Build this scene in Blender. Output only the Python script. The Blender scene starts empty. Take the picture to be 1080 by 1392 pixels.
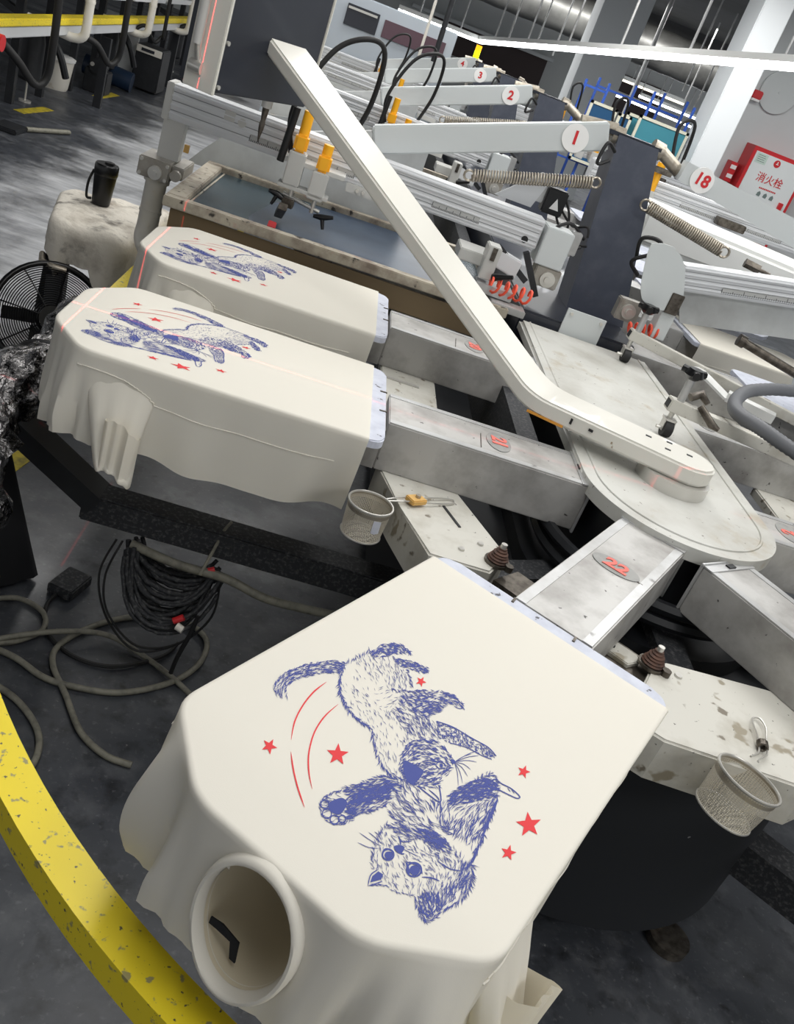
import bpy, bmesh, math, random
from mathutils import Vector as V, Matrix
random.seed(7)
SC = bpy.context.scene
COL = SC.collection
PI = math.pi

# ------------------------------------------------------------------ materials
MATS = {}
def rgb(r, g, b):
    def f(c):
        c /= 255.0
        return c/12.92 if c <= .04045 else ((c+.055)/1.055)**2.4
    return (f(r), f(g), f(b), 1)

def mat(name, col, rough=.5, metal=0, spots=None, noise=None, bump=None, emit=None, alpha=None, coat=0, trans=0):
    """procedural principled material. noise=(colour2, scale, lo, hi), spots=(colour, scale, threshold, softness)"""
    if name in MATS:
        return MATS[name]
    m = bpy.data.materials.new(name); m.use_nodes = True
    nt = m.node_tree; N = nt.nodes; L = nt.links
    p = N['Principled BSDF']
    p.inputs['Roughness'].default_value = rough
    p.inputs['Metallic'].default_value = metal
    p.inputs['Base Color'].default_value = col
    if coat: p.inputs['Coat Weight'].default_value = coat
    if trans: p.inputs['Transmission Weight'].default_value = trans
    if alpha is not None: p.inputs['Alpha'].default_value = alpha
    tc = N.new('ShaderNodeTexCoord')
    src = None
    def mixin(src, c2, scale, lo, hi, detail=5, rg=.6):
        n = N.new('ShaderNodeTexNoise'); n.inputs['Scale'].default_value = scale
        n.inputs['Detail'].default_value = detail; n.inputs['Roughness'].default_value = rg
        L.new(tc.outputs['Object'], n.inputs['Vector'])
        r = N.new('ShaderNodeMapRange'); r.inputs[1].default_value = lo; r.inputs[2].default_value = hi
        L.new(n.outputs['Fac'], r.inputs[0])
        mx = N.new('ShaderNodeMixRGB')
        L.new(r.outputs[0], mx.inputs[0])
        if src is None: mx.inputs[1].default_value = col
        else: L.new(src, mx.inputs[1])
        mx.inputs[2].default_value = c2
        return mx.outputs[0]
    for nz in (noise if isinstance(noise, list) else [noise] if noise else []):
        src = mixin(src, *nz)
    for sp in (spots if isinstance(spots, list) else [spots] if spots else []):
        c2, scale, th, soft = sp
        src = mixin(src, c2, scale, th, th+soft, 3, .5)
    if src is not None: L.new(src, p.inputs['Base Color'])
    if bump:
        sc, st, dist = bump
        n = N.new('ShaderNodeTexNoise'); n.inputs['Scale'].default_value = sc; n.inputs['Detail'].default_value = 4
        L.new(tc.outputs['Object'], n.inputs['Vector'])
        b = N.new('ShaderNodeBump'); b.inputs['Strength'].default_value = st; b.inputs['Distance'].default_value = dist
        L.new(n.outputs['Fac'], b.inputs['Height']); L.new(b.outputs[0], p.inputs['Normal'])
    if emit:
        p.inputs['Emission Color'].default_value = emit[0]; p.inputs['Emission Strength'].default_value = emit[1]
    MATS[name] = m
    return m

M = dict(
 cloth=None,
 pallet=mat('pallet_coating', rgb(206,210,222), .75, noise=(rgb(186,190,204),30,.4,.75), spots=(rgb(90,90,96),60,.68,.04)),
 alu=mat('brushed_aluminium', rgb(196,197,197), .38, .55, noise=(rgb(150,148,145),6,.42,.8), spots=(rgb(96,94,92),28,.68,.1)),
 alu_dirty=mat('stained_aluminium', rgb(188,187,184), .45, .35, noise=[(rgb(128,124,120),7,.42,.75),(rgb(212,210,205),3,.5,.7)], spots=(rgb(70,68,66),60,.7,.05)),
 rail=mat('anodised_extrusion', rgb(214,216,218), .38, .15),
 rail2=mat('old_extrusion', rgb(196,196,192), .45, .2),
 groove=mat('groove_shadow_line', rgb(140,142,144), .5, .2),
 track=mat('worn_white_steel', rgb(200,198,189), .5, 0, noise=(rgb(168,163,150),9,.5,.8), spots=[(rgb(146,138,120),15,.63,.04),(rgb(120,112,98),26,.66,.05),(rgb(70,66,60),80,.7,.03)]),
 white=mat('white_enamel', rgb(226,227,224), .3, 0, coat=.2, spots=(rgb(150,140,120),40,.74,.03)),
 armwhite=mat('warm_white_enamel', rgb(214,212,203), .35, 0, coat=.15, spots=(rgb(140,120,90),30,.75,.03)),
 cover=mat('scuffed_white_cover', rgb(196,196,190), .45, 0, noise=[(rgb(172,170,162),5,.42,.72),(rgb(160,146,120),8,.58,.8)], spots=(rgb(110,104,96),70,.69,.04)),
 lightgrey=mat('light_grey_paint', rgb(200,205,205), .4),
 greypanel=mat('grey_guard_panel', rgb(200,203,202), .5, noise=(rgb(170,171,170),4,.4,.7)),
 navy=mat('dark_navy_paint', rgb(66,71,84), .42, 0, noise=(rgb(82,86,98),12,.45,.8)),
 navygloss=mat('dark_navy_gloss', rgb(33,37,47), .33, 0, coat=.08),
 black=mat('black_paint', rgb(26,28,32), .5, 0, noise=(rgb(40,42,46),14,.5,.8)),
 blackdusty=mat('dusty_black_steel', rgb(34,36,40), .7, 0, noise=(rgb(96,96,96),110,.5,.8)),
 drum=mat('black_sheet_steel', rgb(22,25,30), .7, 0, spots=(rgb(120,120,120),50,.76,.02)),
 rubber=mat('black_rubber', rgb(20,20,21), .6),
 plasticblack=mat('black_plastic', rgb(12,12,14), .3),
 steel=mat('bright_steel', rgb(206,204,198), .3, .55),
 zinc=mat('zinc_plated_block', rgb(168,164,156), .45, .3, noise=(rgb(140,134,124),14,.45,.75)),
 darksteel=mat('oily_steel', rgb(110,104,96), .4, .8, noise=(rgb(60,54,48),40,.4,.7)),
 bronze=mat('greasy_spring_steel', rgb(176,168,154), .35, .6, noise=(rgb(110,98,84),30,.5,.8)),
 rust=mat('rusty_brown_grease', rgb(96,68,56), .6, .3, noise=(rgb(60,48,44),50,.4,.7)),
 yellow=mat('yellow_rail_paint', rgb(240,216,40), .4, 0, spots=[(rgb(160,150,100),60,.62,.05),(rgb(92,84,66),110,.66,.04)]),
 yellowcap=mat('yellow_cylinder_cap', rgb(248,178,24), .4),
 red=mat('red_ink', rgb(218,62,66), .85),
 blue=mat('blue_ink', rgb(72,82,148), .85),
 redpaint=mat('red_paint', rgb(200,40,46), .4),
 rednum=mat('red_numeral', rgb(206,40,46), .5),
 rednumfade=mat('faded_red_numeral', rgb(220,112,100), .6),
 disc=mat('white_number_disc', rgb(238,238,236), .5),
 greydisc=mat('grey_number_oval', rgb(150,150,147), .5, noise=(rgb(132,132,130),40,.4,.7)),
 wood=mat('ink_stained_screen_frame', rgb(176,168,152), .7, .1, noise=[(rgb(120,108,96),14,.42,.7),(rgb(160,96,84),8,.62,.8)], spots=(rgb(52,48,44),30,.62,.08)),
 emulsion=mat('teal_screen_emulsion', rgb(40,66,78), .22, 0, noise=(rgb(54,66,72),5,.4,.7)),
 ink=mat('blue_grey_ink', rgb(48,64,84), .3, 0, noise=(rgb(66,82,102),6,.4,.7)),
 coil_red=mat('orange_red_air_hose', rgb(236,86,58), .35),
 hosegrey=mat('dirty_grey_hose', rgb(126,124,112), .55, 0, noise=(rgb(90,88,80),40,.45,.75)),
 corr=mat('grey_corrugated_plastic', rgb(98,100,104), .5),
 linen=mat('dirty_white_cotton', rgb(214,208,196), .9, 0, noise=[(rgb(150,140,126),6,.48,.7),(rgb(84,78,72),11,.56,.74)], bump=(60,.3,.01)),
 foil=mat('crumpled_foil', rgb(170,168,168), .22, .9, noise=(rgb(22,22,24),9,.42,.56), bump=(38,1.0,.03)),
 fabricblack=mat('black_fabric', rgb(20,21,25), .9),
 floor=None,
 pvc=mat('white_pvc_pipe', rgb(220,216,206), .4, 0, noise=(rgb(190,176,150),20,.6,.8)),
 tape=mat('yellow_floor_paint', rgb(196,176,40), .6, 0, noise=(rgb(110,104,50),20,.45,.7)),
 ochre=mat('ochre_tape', rgb(214,170,96), .5),
 wall=mat('painted_white_wall', rgb(206,210,210), .8, noise=(rgb(198,202,203),.6,.4,.7)),
 column=mat('white_column_paint', rgb(216,220,222), .7),
 ceiling=mat('grey_ceiling', rgb(120,121,122), .8, noise=(rgb(104,104,104),.7,.4,.7)),
 duct=mat('galvanised_duct', rgb(150,150,146), .4, .6, noise=(rgb(110,110,108),1.5,.4,.7)),
 bluesteel=mat('blue_rack_paint', rgb(44,82,168), .4),
 teal=mat('teal_screen_mesh', rgb(60,128,142), .4),
 tealdark=mat('dark_blue_screen_mesh', rgb(24,72,110), .4),
 aluframe=mat('pale_screen_frame', rgb(204,202,184), .5),
 maroon=mat('dark_brown_opening', rgb(64,52,52), .6),
 plum=mat('plum_plastic', rgb(86,62,72), .5),
 console=mat('grey_console_paint', rgb(176,184,192), .4),
 darkglass=mat('dark_glass', rgb(50,52,58), .15),
 led=mat('led_tube', (1,1,1,1), .5, emit=((.95,.98,1,1), 9)),
 ledwarm=mat('warm_led_tube', (1,1,1,1), .5, emit=((1,.9,.66,1), 3.2)),
 lampgreen=mat('lit_green_lens', rgb(190,230,20), .3, emit=(rgb(200,240,0), 1.6)),
 lampamber=mat('lit_amber_lens', rgb(250,170,10), .3, emit=(rgb(255,170,0), 1.2)),
 paper=mat('printed_paper', rgb(222,226,226), .7),
 inkgrey=mat('grey_print', rgb(110,124,122), .7),
 palegreen=mat('pale_green_print', rgb(196,214,204), .7),
 rule=mat('ruler_ticks', rgb(80,82,84), .6),
 ruler=mat('ruler_tape', rgb(176,177,175), .5),
 meshwire=None,
)

def wire_mat():
    m = bpy.data.materials.new('woven_steel_mesh'); m.use_nodes = True
    nt = m.node_tree; N = nt.nodes; L = nt.links
    p = N['Principled BSDF']; p.inputs['Base Color'].default_value = rgb(206,200,186); p.inputs['Metallic'].default_value = .3; p.inputs['Roughness'].default_value = .35
    uv = N.new('ShaderNodeUVMap')
    sp = N.new('ShaderNodeSeparateXYZ'); L.new(uv.outputs[0], sp.inputs[0])
    outs = []
    for k in range(2):
        f = N.new('ShaderNodeMath'); f.operation = 'FRACT'; L.new(sp.outputs[k], f.inputs[0])
        g = N.new('ShaderNodeMath'); g.operation = 'LESS_THAN'; g.inputs[1].default_value = .42; L.new(f.outputs[0], g.inputs[0]); outs.append(g.outputs[0])
    mx = N.new('ShaderNodeMath'); mx.operation = 'MAXIMUM'; L.new(outs[0], mx.inputs[0]); L.new(outs[1], mx.inputs[1])
    L.new(mx.outputs[0], p.inputs['Alpha'])
    return m
M['meshwire'] = wire_mat()

def floor_mat():
    m = mat('sealed_dark_concrete', rgb(66,69,75), .45, 0,
            noise=[(rgb(48,51,56),1.6,.4,.7),(rgb(100,102,106),9,.5,.85),(rgb(32,34,37),13,.52,.72),(rgb(112,114,118),60,.58,.9)], spots=[(rgb(128,128,126),120,.72,.05),(rgb(28,28,30),14,.68,.06)], bump=(40,.12,.004))
    nt = m.node_tree; N = nt.nodes; L = nt.links; p = N['Principled BSDF']
    tc = N.new('ShaderNodeTexCoord')
    n = N.new('ShaderNodeTexNoise'); n.inputs['Scale'].default_value = 2.2; n.inputs['Detail'].default_value = 6
    L.new(tc.outputs['Object'], n.inputs['Vector'])
    r = N.new('ShaderNodeMapRange'); r.inputs[1].default_value = .35; r.inputs[2].default_value = .7; r.inputs[3].default_value = .3; r.inputs[4].default_value = .55
    L.new(n.outputs['Fac'], r.inputs[0]); L.new(r.outputs[0], p.inputs['Roughness'])
    # walkway: scuffs, plus the floor's pale reflection of lamps and walls painted in
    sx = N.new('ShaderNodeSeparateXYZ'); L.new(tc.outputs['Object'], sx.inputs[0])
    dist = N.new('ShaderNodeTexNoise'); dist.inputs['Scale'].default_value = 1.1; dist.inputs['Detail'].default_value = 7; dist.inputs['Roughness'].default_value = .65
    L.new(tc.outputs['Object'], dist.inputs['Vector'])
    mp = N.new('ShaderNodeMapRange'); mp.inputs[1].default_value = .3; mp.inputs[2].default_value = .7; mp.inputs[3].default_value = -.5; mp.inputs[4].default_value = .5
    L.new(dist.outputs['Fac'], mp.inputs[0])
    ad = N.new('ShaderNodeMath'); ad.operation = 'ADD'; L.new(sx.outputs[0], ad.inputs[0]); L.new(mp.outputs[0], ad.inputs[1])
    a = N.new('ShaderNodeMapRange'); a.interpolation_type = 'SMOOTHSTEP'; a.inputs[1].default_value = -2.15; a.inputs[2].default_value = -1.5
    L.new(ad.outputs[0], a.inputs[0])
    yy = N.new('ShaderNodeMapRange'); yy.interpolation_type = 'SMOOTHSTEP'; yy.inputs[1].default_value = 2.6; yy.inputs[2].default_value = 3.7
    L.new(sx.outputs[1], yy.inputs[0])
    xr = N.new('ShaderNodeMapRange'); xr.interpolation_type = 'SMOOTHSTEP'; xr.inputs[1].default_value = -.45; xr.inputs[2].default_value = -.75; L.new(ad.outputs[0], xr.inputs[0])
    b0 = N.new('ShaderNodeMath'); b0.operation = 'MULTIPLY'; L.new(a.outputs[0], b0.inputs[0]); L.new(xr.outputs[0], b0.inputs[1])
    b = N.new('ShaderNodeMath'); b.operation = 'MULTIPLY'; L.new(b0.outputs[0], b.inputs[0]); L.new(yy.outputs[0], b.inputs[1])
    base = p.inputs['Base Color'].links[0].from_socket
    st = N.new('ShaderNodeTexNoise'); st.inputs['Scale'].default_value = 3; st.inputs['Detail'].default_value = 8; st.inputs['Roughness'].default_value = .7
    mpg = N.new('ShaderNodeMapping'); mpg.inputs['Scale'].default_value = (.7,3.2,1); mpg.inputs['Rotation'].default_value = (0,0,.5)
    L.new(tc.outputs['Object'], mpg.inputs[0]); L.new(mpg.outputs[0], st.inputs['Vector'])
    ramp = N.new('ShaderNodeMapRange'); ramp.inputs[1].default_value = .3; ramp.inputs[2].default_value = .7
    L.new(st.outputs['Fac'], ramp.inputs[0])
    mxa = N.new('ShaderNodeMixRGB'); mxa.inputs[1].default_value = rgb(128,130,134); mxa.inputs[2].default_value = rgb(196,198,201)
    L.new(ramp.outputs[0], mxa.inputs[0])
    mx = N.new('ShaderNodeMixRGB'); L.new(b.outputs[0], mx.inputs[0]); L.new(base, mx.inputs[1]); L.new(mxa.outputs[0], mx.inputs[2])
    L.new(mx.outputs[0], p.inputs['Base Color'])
    return m
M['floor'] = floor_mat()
def cloth_mat():
    m = mat('cream_cotton', (.85,.82,.735,1), .9, bump=(700,.1,.001)); nt = m.node_tree; N = nt.nodes; L = nt.links
    tr = N.new('ShaderNodeBsdfTranslucent'); tr.inputs[0].default_value = (.86,.74,.52,1)
    mx = N.new('ShaderNodeMixShader'); mx.inputs[0].default_value = .16
    out = N['Material Output']; L.new(N['Principled BSDF'].outputs[0], mx.inputs[1]); L.new(tr.outputs[0], mx.inputs[2]); L.new(mx.outputs[0], out.inputs[0])
    return m
M['cloth'] = cloth_mat()
M['cloth_shaded'] = mat('cream_cotton_shaded', (.74,.66,.49,1), .95)  # same cream cotton, darkened to paint the shade inside the neck

# ------------------------------------------------------------------ object helpers
INV = {}
def thing(name, label, cat, loc=(0,0,0), rotz=0, group=None):
    o = bpy.data.objects.new(name, None); COL.objects.link(o)
    o.empty_display_size = .05
    o.location = loc; o.rotation_euler = (0,0,rotz)
    INV[o] = (Matrix.Translation(V(loc)) @ Matrix.Rotation(rotz,4,'Z')).inverted()
    return tag(o, label, cat, group)
def tag(o, label, cat=None, group=None):
    o['label'] = label
    if cat: o['category'] = cat
    if group: o['group'] = group
    return o
def obj(name, bm, m, parent=None, smooth=None, local=False, label=None):
    """link bm as one mesh object; geometry is in world space unless local"""
    me = bpy.data.meshes.new(name)
    root = parent
    while root is not None and root not in INV: root = root.parent
    if root is not None and not local: bm.transform(INV[root])
    bmesh.ops.recalc_face_normals(bm, faces=bm.faces[:])
    if smooth is not None:
        for f in bm.faces: f.smooth = True
        for e in bm.edges:
            if len(e.link_faces) == 2 and e.calc_face_angle(0) > math.radians(smooth): e.smooth = False
    bm.to_mesh(me); bm.free()
    for mm in (m if isinstance(m, (list,tuple)) else [m]): me.materials.append(mm)
    o = bpy.data.objects.new(name, me); COL.objects.link(o)
    if parent is not None: o.parent = parent
    if label: o['label'] = label
    return o
def islands(bm, margin=.002):
    """clusters of loose pieces whose boxes touch"""
    seen = set(); comps = []
    for v in bm.verts:
        if v in seen: continue
        st = [v]; seen.add(v); c = []
        while st:
            a = st.pop(); c.append(a)
            for e in a.link_edges:
                b = e.other_vert(a)
                if b not in seen: seen.add(b); st.append(b)
        lo = [min(x.co[i] for x in c)-margin for i in range(3)]; hi = [max(x.co[i] for x in c)+margin for i in range(3)]
        comps.append([c,lo,hi])
    changed = True
    while changed:
        changed = False
        for i in range(len(comps)):
            for j in range(i+1,len(comps)):
                a,b = comps[i],comps[j]
                if all(a[1][k] <= b[2][k] and b[1][k] <= a[2][k] for k in range(3)):
                    a[0] += b[0]; a[1] = [min(a[1][k],b[1][k]) for k in range(3)]; a[2] = [max(a[2][k],b[2][k]) for k in range(3)]
                    comps.pop(j); changed = True; break
            if changed: break
    return [c[0] for c in comps]
def each(name, bm, m, parent, smooth=None, local=False):
    """like obj(), one object for every separate piece"""
    out = []
    for vs in islands(bm):
        nb = B(); mp = {v: nb.verts.new(v.co) for v in vs}
        for f in {f for v in vs for f in v.link_faces}: nb.faces.new([mp[v] for v in f.verts])
        out.append(obj(name, nb, m, parent, smooth, local))
    bm.free()
    return out
def struct(name, bm, m, smooth=None):
    o = obj(name, bm, m, smooth=smooth); o['kind'] = 'structure'; return o
def solo(name, bm, m, label, cat, group=None, smooth=None):
    return tag(obj(name, bm, m, smooth=smooth), label, cat, group)
def dup(root, off, label, group=None):
    r = root.copy(); COL.objects.link(r); r.location = V(root.location)+V(off); r['label'] = label
    if group: r['group'] = group
    elif 'group' in r: pass
    def rec(src, dst):
        for ch in list(src.children):
            c = ch.copy(); COL.objects.link(c); c.parent = dst; rec(ch, c)
    rec(root, r)
    return r

def B(): return bmesh.new()
def quadbox(bm, vs):
    v = [bm.verts.new(p) for p in vs]
    for f in ((0,1,2,3),(7,6,5,4),(0,4,5,1),(1,5,6,2),(2,6,7,3),(3,7,4,0)):
        bm.faces.new([v[i] for i in f])
    return v
def box(bm, lo, hi, bev=0):
    x0,y0,z0 = lo; x1,y1,z1 = hi
    v = quadbox(bm, [(x0,y0,z0),(x1,y0,z0),(x1,y1,z0),(x0,y1,z0),(x0,y0,z1),(x1,y0,z1),(x1,y1,z1),(x0,y1,z1)])
    if bev:
        es = {e for a in v for e in a.link_edges}
        bmesh.ops.bevel(bm, geom=list(es), offset=bev, segments=2, affect='EDGES')
    return bm
def obb(bm, c, ax, ay, az, bev=0):
    """box with centre c and half-axis vectors"""
    c,ax,ay,az = V(c),V(ax),V(ay),V(az)
    v = quadbox(bm, [c-ax-ay-az,c+ax-ay-az,c+ax+ay-az,c-ax+ay-az,c-ax-ay+az,c+ax-ay+az,c+ax+ay+az,c-ax+ay+az])
    if bev:
        es = {e for a in v for e in a.link_edges}
        bmesh.ops.bevel(bm, geom=list(es), offset=bev, segments=2, affect='EDGES')
    return bm
def beam(bm, p0, p1, w, h, up=(0,0,1), bev=0):
    p0,p1 = V(p0),V(p1); d = (p1-p0); n = d.normalized(); s = n.cross(V(up)).normalized(); t = s.cross(n)
    return obb(bm, (p0+p1)/2, d/2, s*w/2, t*h/2, bev)
def frame(d):
    d = d.normalized(); a = V((0,0,1)) if abs(d.z) < .9 else V((1,0,0))
    s = d.cross(a).normalized(); return s, s.cross(d)
def tube(bm, pts, r, seg=8, closed=False, cap=True):
    pts = [V(p) for p in pts]; n = len(pts); rings = []; ps = None
    for i,p in enumerate(pts):
        a = pts[(i-1)%n] if (i>0 or closed) else p; b = pts[(i+1)%n] if (i<n-1 or closed) else p
        d = (b-a).normalized()
        if ps is None: s,t = frame(d)
        else:
            s = (ps - d*ps.dot(d)); s = s.normalized() if s.length>1e-6 else frame(d)[0]; t = s.cross(d)
        ps = s; rr = r[i] if isinstance(r,(list,tuple)) else r
        rings.append([bm.verts.new(p + (s*math.cos(2*PI*k/seg)+t*math.sin(2*PI*k/seg))*rr) for k in range(seg)])
    m = n if closed else n-1
    for i in range(m):
        A,Bq = rings[i], rings[(i+1)%n]
        for k in range(seg): bm.faces.new((A[k],A[(k+1)%seg],Bq[(k+1)%seg],Bq[k]))
    if cap and not closed:
        bm.faces.new(rings[0][::-1]); bm.faces.new(rings[-1])
    return bm
def cyl(bm, p0, p1, r, seg=20, r2=None):
    return tube(bm, [p0,p1], [r, r if r2 is None else r2], seg)
def prism(bm, pts, z0, z1, bev=0):
    """pts: 2D outline extruded from z0 to z1"""
    a = [bm.verts.new((p[0],p[1],z0)) for p in pts]; b = [bm.verts.new((p[0],p[1],z1)) for p in pts]
    n = len(pts); bm.faces.new(a[::-1]); top = bm.faces.new(b)
    for i in range(n): bm.faces.new((a[i],a[(i+1)%n],b[(i+1)%n],b[i]))
    if bev:
        bmesh.ops.bevel(bm, geom=list(top.edges), offset=bev, segments=3, affect='EDGES')
    return bm
def poly3(bm, pts, thick):
    """flat plate: 3D outline given thickness vector"""
    t = V(thick); a = [bm.verts.new(V(p)) for p in pts]; b = [bm.verts.new(V(p)+t) for p in pts]; n = len(pts)
    bm.faces.new(a); bm.faces.new(b[::-1])
    for i in range(n): bm.faces.new((a[i],b[i],b[(i+1)%n],a[(i+1)%n]))
    return bm
def spl(pts, n=12, closed=False):
    """Catmull-Rom"""
    P = [V(p) for p in pts]; out = []; N = len(P)
    rng = N if closed else N-1
    for i in range(rng):
        g = lambda k: P[k%N] if closed else P[max(0,min(N-1,k))]
        p0,p1,p2,p3 = g(i-1),g(i),g(i+1),g(i+2)
        for j in range(n):
            t = j/n
            out.append(.5*((2*p1)+(p2-p0)*t+(2*p0-5*p1+4*p2-p3)*t*t+(3*p1-p0-3*p2+p3)*t**3))
    if not closed: out.append(P[-1])
    return out
def helix(p0, p1, r, turns, per=12):
    p0,p1 = V(p0),V(p1); s,t = frame(p1-p0); n = int(turns*per)
    return [p0+(p1-p0)*i/n + (s*math.cos(2*PI*i/per)+t*math.sin(2*PI*i/per))*r for i in range(n+1)]
def text(s, size, origin, right, up, m, parent, name='number', depth=.001, label=None, cx='CENTER', bold=0):
    c = bpy.data.curves.new('txt', 'FONT'); c.body = s; c.size = size; c.align_x = cx; c.align_y = 'CENTER'; c.extrude = depth; c.offset = bold
    o = bpy.data.objects.new('txt', c); COL.objects.link(o)
    bpy.context.view_layer.update()
    me = bpy.data.meshes.new_from_object(o.evaluated_get(bpy.context.evaluated_depsgraph_get()))
    bpy.data.objects.remove(o); bpy.data.curves.remove(c)
    bm = B(); bm.from_mesh(me); bpy.data.meshes.remove(me)
    r = V(right).normalized(); u = V(up).normalized(); n = r.cross(u)
    mx = Matrix((r,u,n)).transposed().to_4x4(); mx.translation = V(origin)
    bm.transform(mx)
    return obj(name, bm, m, parent, label=label)
def arcpts(c, r, a0, a1, n): return [(c[0]+r*math.cos(math.radians(a0+(a1-a0)*i/n)), c[1]+r*math.sin(math.radians(a0+(a1-a0)*i/n))) for i in range(n+1)]

# ------------------------------------------------------------------ camera
cd = bpy.data.cameras.new('camera'); cam = bpy.data.objects.new('camera', cd); COL.objects.link(cam)
Rw = ((0.94466025,0.28730438,0.15834524),(-0.00171066,-0.47836505,0.87815941),(0.32804587,-0.82983316,-0.45140096))
mw = Matrix([[Rw[i][0],-Rw[i][1],-Rw[i][2]] for i in range(3)]).to_4x4(); mw.translation = (0,0,1.58)
cam.matrix_world = mw
cd.sensor_fit = 'HORIZONTAL'; cd.sensor_width = 36; cd.lens = 1229.33*36/1080
cd.clip_start = .02; cd.clip_end = 200
SC.camera = cam

ZP = .86                     # top of the printing pallets
CX, CY = .945, 1.86          # centre of the oval's near end
END = 60                     # length of the long straight (m, beyond sight)

# ================================================================== PRINTING MACHINE: base, cover, track
def stadium(r, ylen, n=24, c=(CX,CY)):
    return [(c[0]-r, ylen)] + arcpts(c, r, 180, 360, n) + [(c[0]+r, ylen)]

t = thing('oval_press', 'black rounded sheet-steel body under the oval printing machine', 'printing press', (CX,CY,0))
obj('drum', prism(B(), stadium(.515, 9.4, 40, (.925,1.79)), .1, .60, .01), M['drum'], t, 30)
obj('plinth', prism(B(), stadium(.44, 9.4, 30, (.925,1.81)), .0, .1), M['black'], t, 30)
bm = B(); cyl(bm, (1.215,1.372,0), (1.215,1.372,.022), .05, 28); o = obj('levelling_foot', bm, M['darksteel'], t, 40)
bm = B(); cyl(bm, (1.20,1.41,.02), (1.20,1.41,.10), .012, 12); obj('stem', bm, M['darksteel'], o, 40)
bm = B(); beam(bm, (1.22,1.5,.27), (1.95,.9,.27), .09, .09); obj('outrigger', bm, M['blackdusty'], t)
bm = B(); beam(bm, (-.36,1.86,.42), (.6,1.86,.42), .075, .07, bev=.004); obj('crossbeam', bm, M['blackdusty'], t)
bm = B(); beam(bm, (-.33,1.86,.43), (-.55,1.86,.57), .08, .05); obj('rail_bracket', bm, M['black'], t)
# inner black girders seen between the pallet arms
bm = B()
box(bm, (.60,2.1,.60), (.66,9.4,.80)); box(bm, (1.23,2.1,.60), (1.29,9.4,.80))
each('girder', bm, M['blackdusty'], t)
bm = B(); prism(bm, stadium(.31,9.4,26), .60, .645); obj('chain_channel', bm, M['black'], t, 30)
bm = B()
ring = [(CX-.285, 9.4)]+arcpts((CX,CY),.285,180,360,30)+[(CX+.285,9.4)]
tube(bm, [(p[0],p[1],.735) for p in ring], .014, 6); tube(bm, [(p[0],p[1],.70) for p in ring], .014, 6)
obj('drive_chain', bm, M['black'], t, 40)
# cross members inside the curve
bm = B()
for a in (208, 268, 325):
    c,s = math.cos(math.radians(a)), math.sin(math.radians(a)); beam(bm, (CX+.2*c,CY+.2*s,.64), (CX+.62*c,CY+.62*s,.64), .07, .06)
each('cross_member', bm, M['blackdusty'], t)

t = thing('machine_cover', 'long white scuffed cover plate with rounded end along the middle of the machine', 'machine cover', (CX,CY,.8))
bm = B(); prism(bm, stadium(.24, 3.04, 40, (.94,1.855)), .838, .870, .010); obj('cover_plate', bm, M['cover'], t, 22)
bm = B(); tube(bm, [(p[0],p[1],.8695) for p in [(.94-.205,3.03)]+arcpts((.94,1.855),.205,180,360,36)+[(.94+.205,3.03)]], .004, 6); obj('pressed_bead', bm, M['cover'], t, 60)
bm = B(); prism(bm, stadium(.2, 3.04, 30, (.94,1.855)), .62, .838); obj('skirt', bm, M['black'], t, 30)

# centre beam that carries the posts
t = thing('centre_beam', 'dark navy beam behind the white cover, carrying the print stations', 'beam', (.9,3.1,.7))
bm = B(); box(bm, (.70,3.06,.62), (1.13,9.4,.90), .006); obj('beam_body', bm, M['navygloss'], t, 30)
bm = B(); box(bm, (.846,3.052,.845), (.99,3.06,.955), .001); o = obj('blank_plate', bm, M['lightgrey'], t)
bm = B()
for x in (.864,.974): cyl(bm, (x,3.052,.94), (x,3.046,.94), .006, 10)
each('screw', bm, M['steel'], o, 40)

# ---- index track: steel chords that guide the pallets
def P(ang, r): return (CX+r*math.cos(math.radians(ang)), CY+r*math.sin(math.radians(ang)))
def track(name, pts, z0, z1, label, extra=None):
    t = thing(name, label, 'track beam', (pts[0][0],pts[0][1],z0), group=None)
    obj('top_plate', prism(B(), pts, z0, z1, .004), M['track'], t)
    return t
def spring_stop(x, y, z, label):
    t = thing('spring_stop', label, 'spring stop', (x,y,z), group='coil spring stops on the track')
    bm = B(); cyl(bm, (x,y,z), (x,y,z+.006), .027, 20); obj('base_plate', bm, M['darksteel'], t)
    bm = B(); prof = [.021,.023,.020,.021,.017,.018,.015,.016,.012,.012,.009,.009]
    tube(bm, [(x,y,z+.006+.0027*i) for i in range(len(prof))], prof, 18); obj('conical_spring', bm, M['rust'], t, 30)
    bm = B(); cyl(bm, (x,y,z+.033), (x,y,z+.045), .0065, 12); obj('pin', bm, M['steel'], t, 40)
    bm = B(); cyl(bm, (x+.022,y-.020,z), (x+.022,y-.020,z+.012), .009, 12); obj('nut', bm, M['darksteel'], t, 40)

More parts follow.
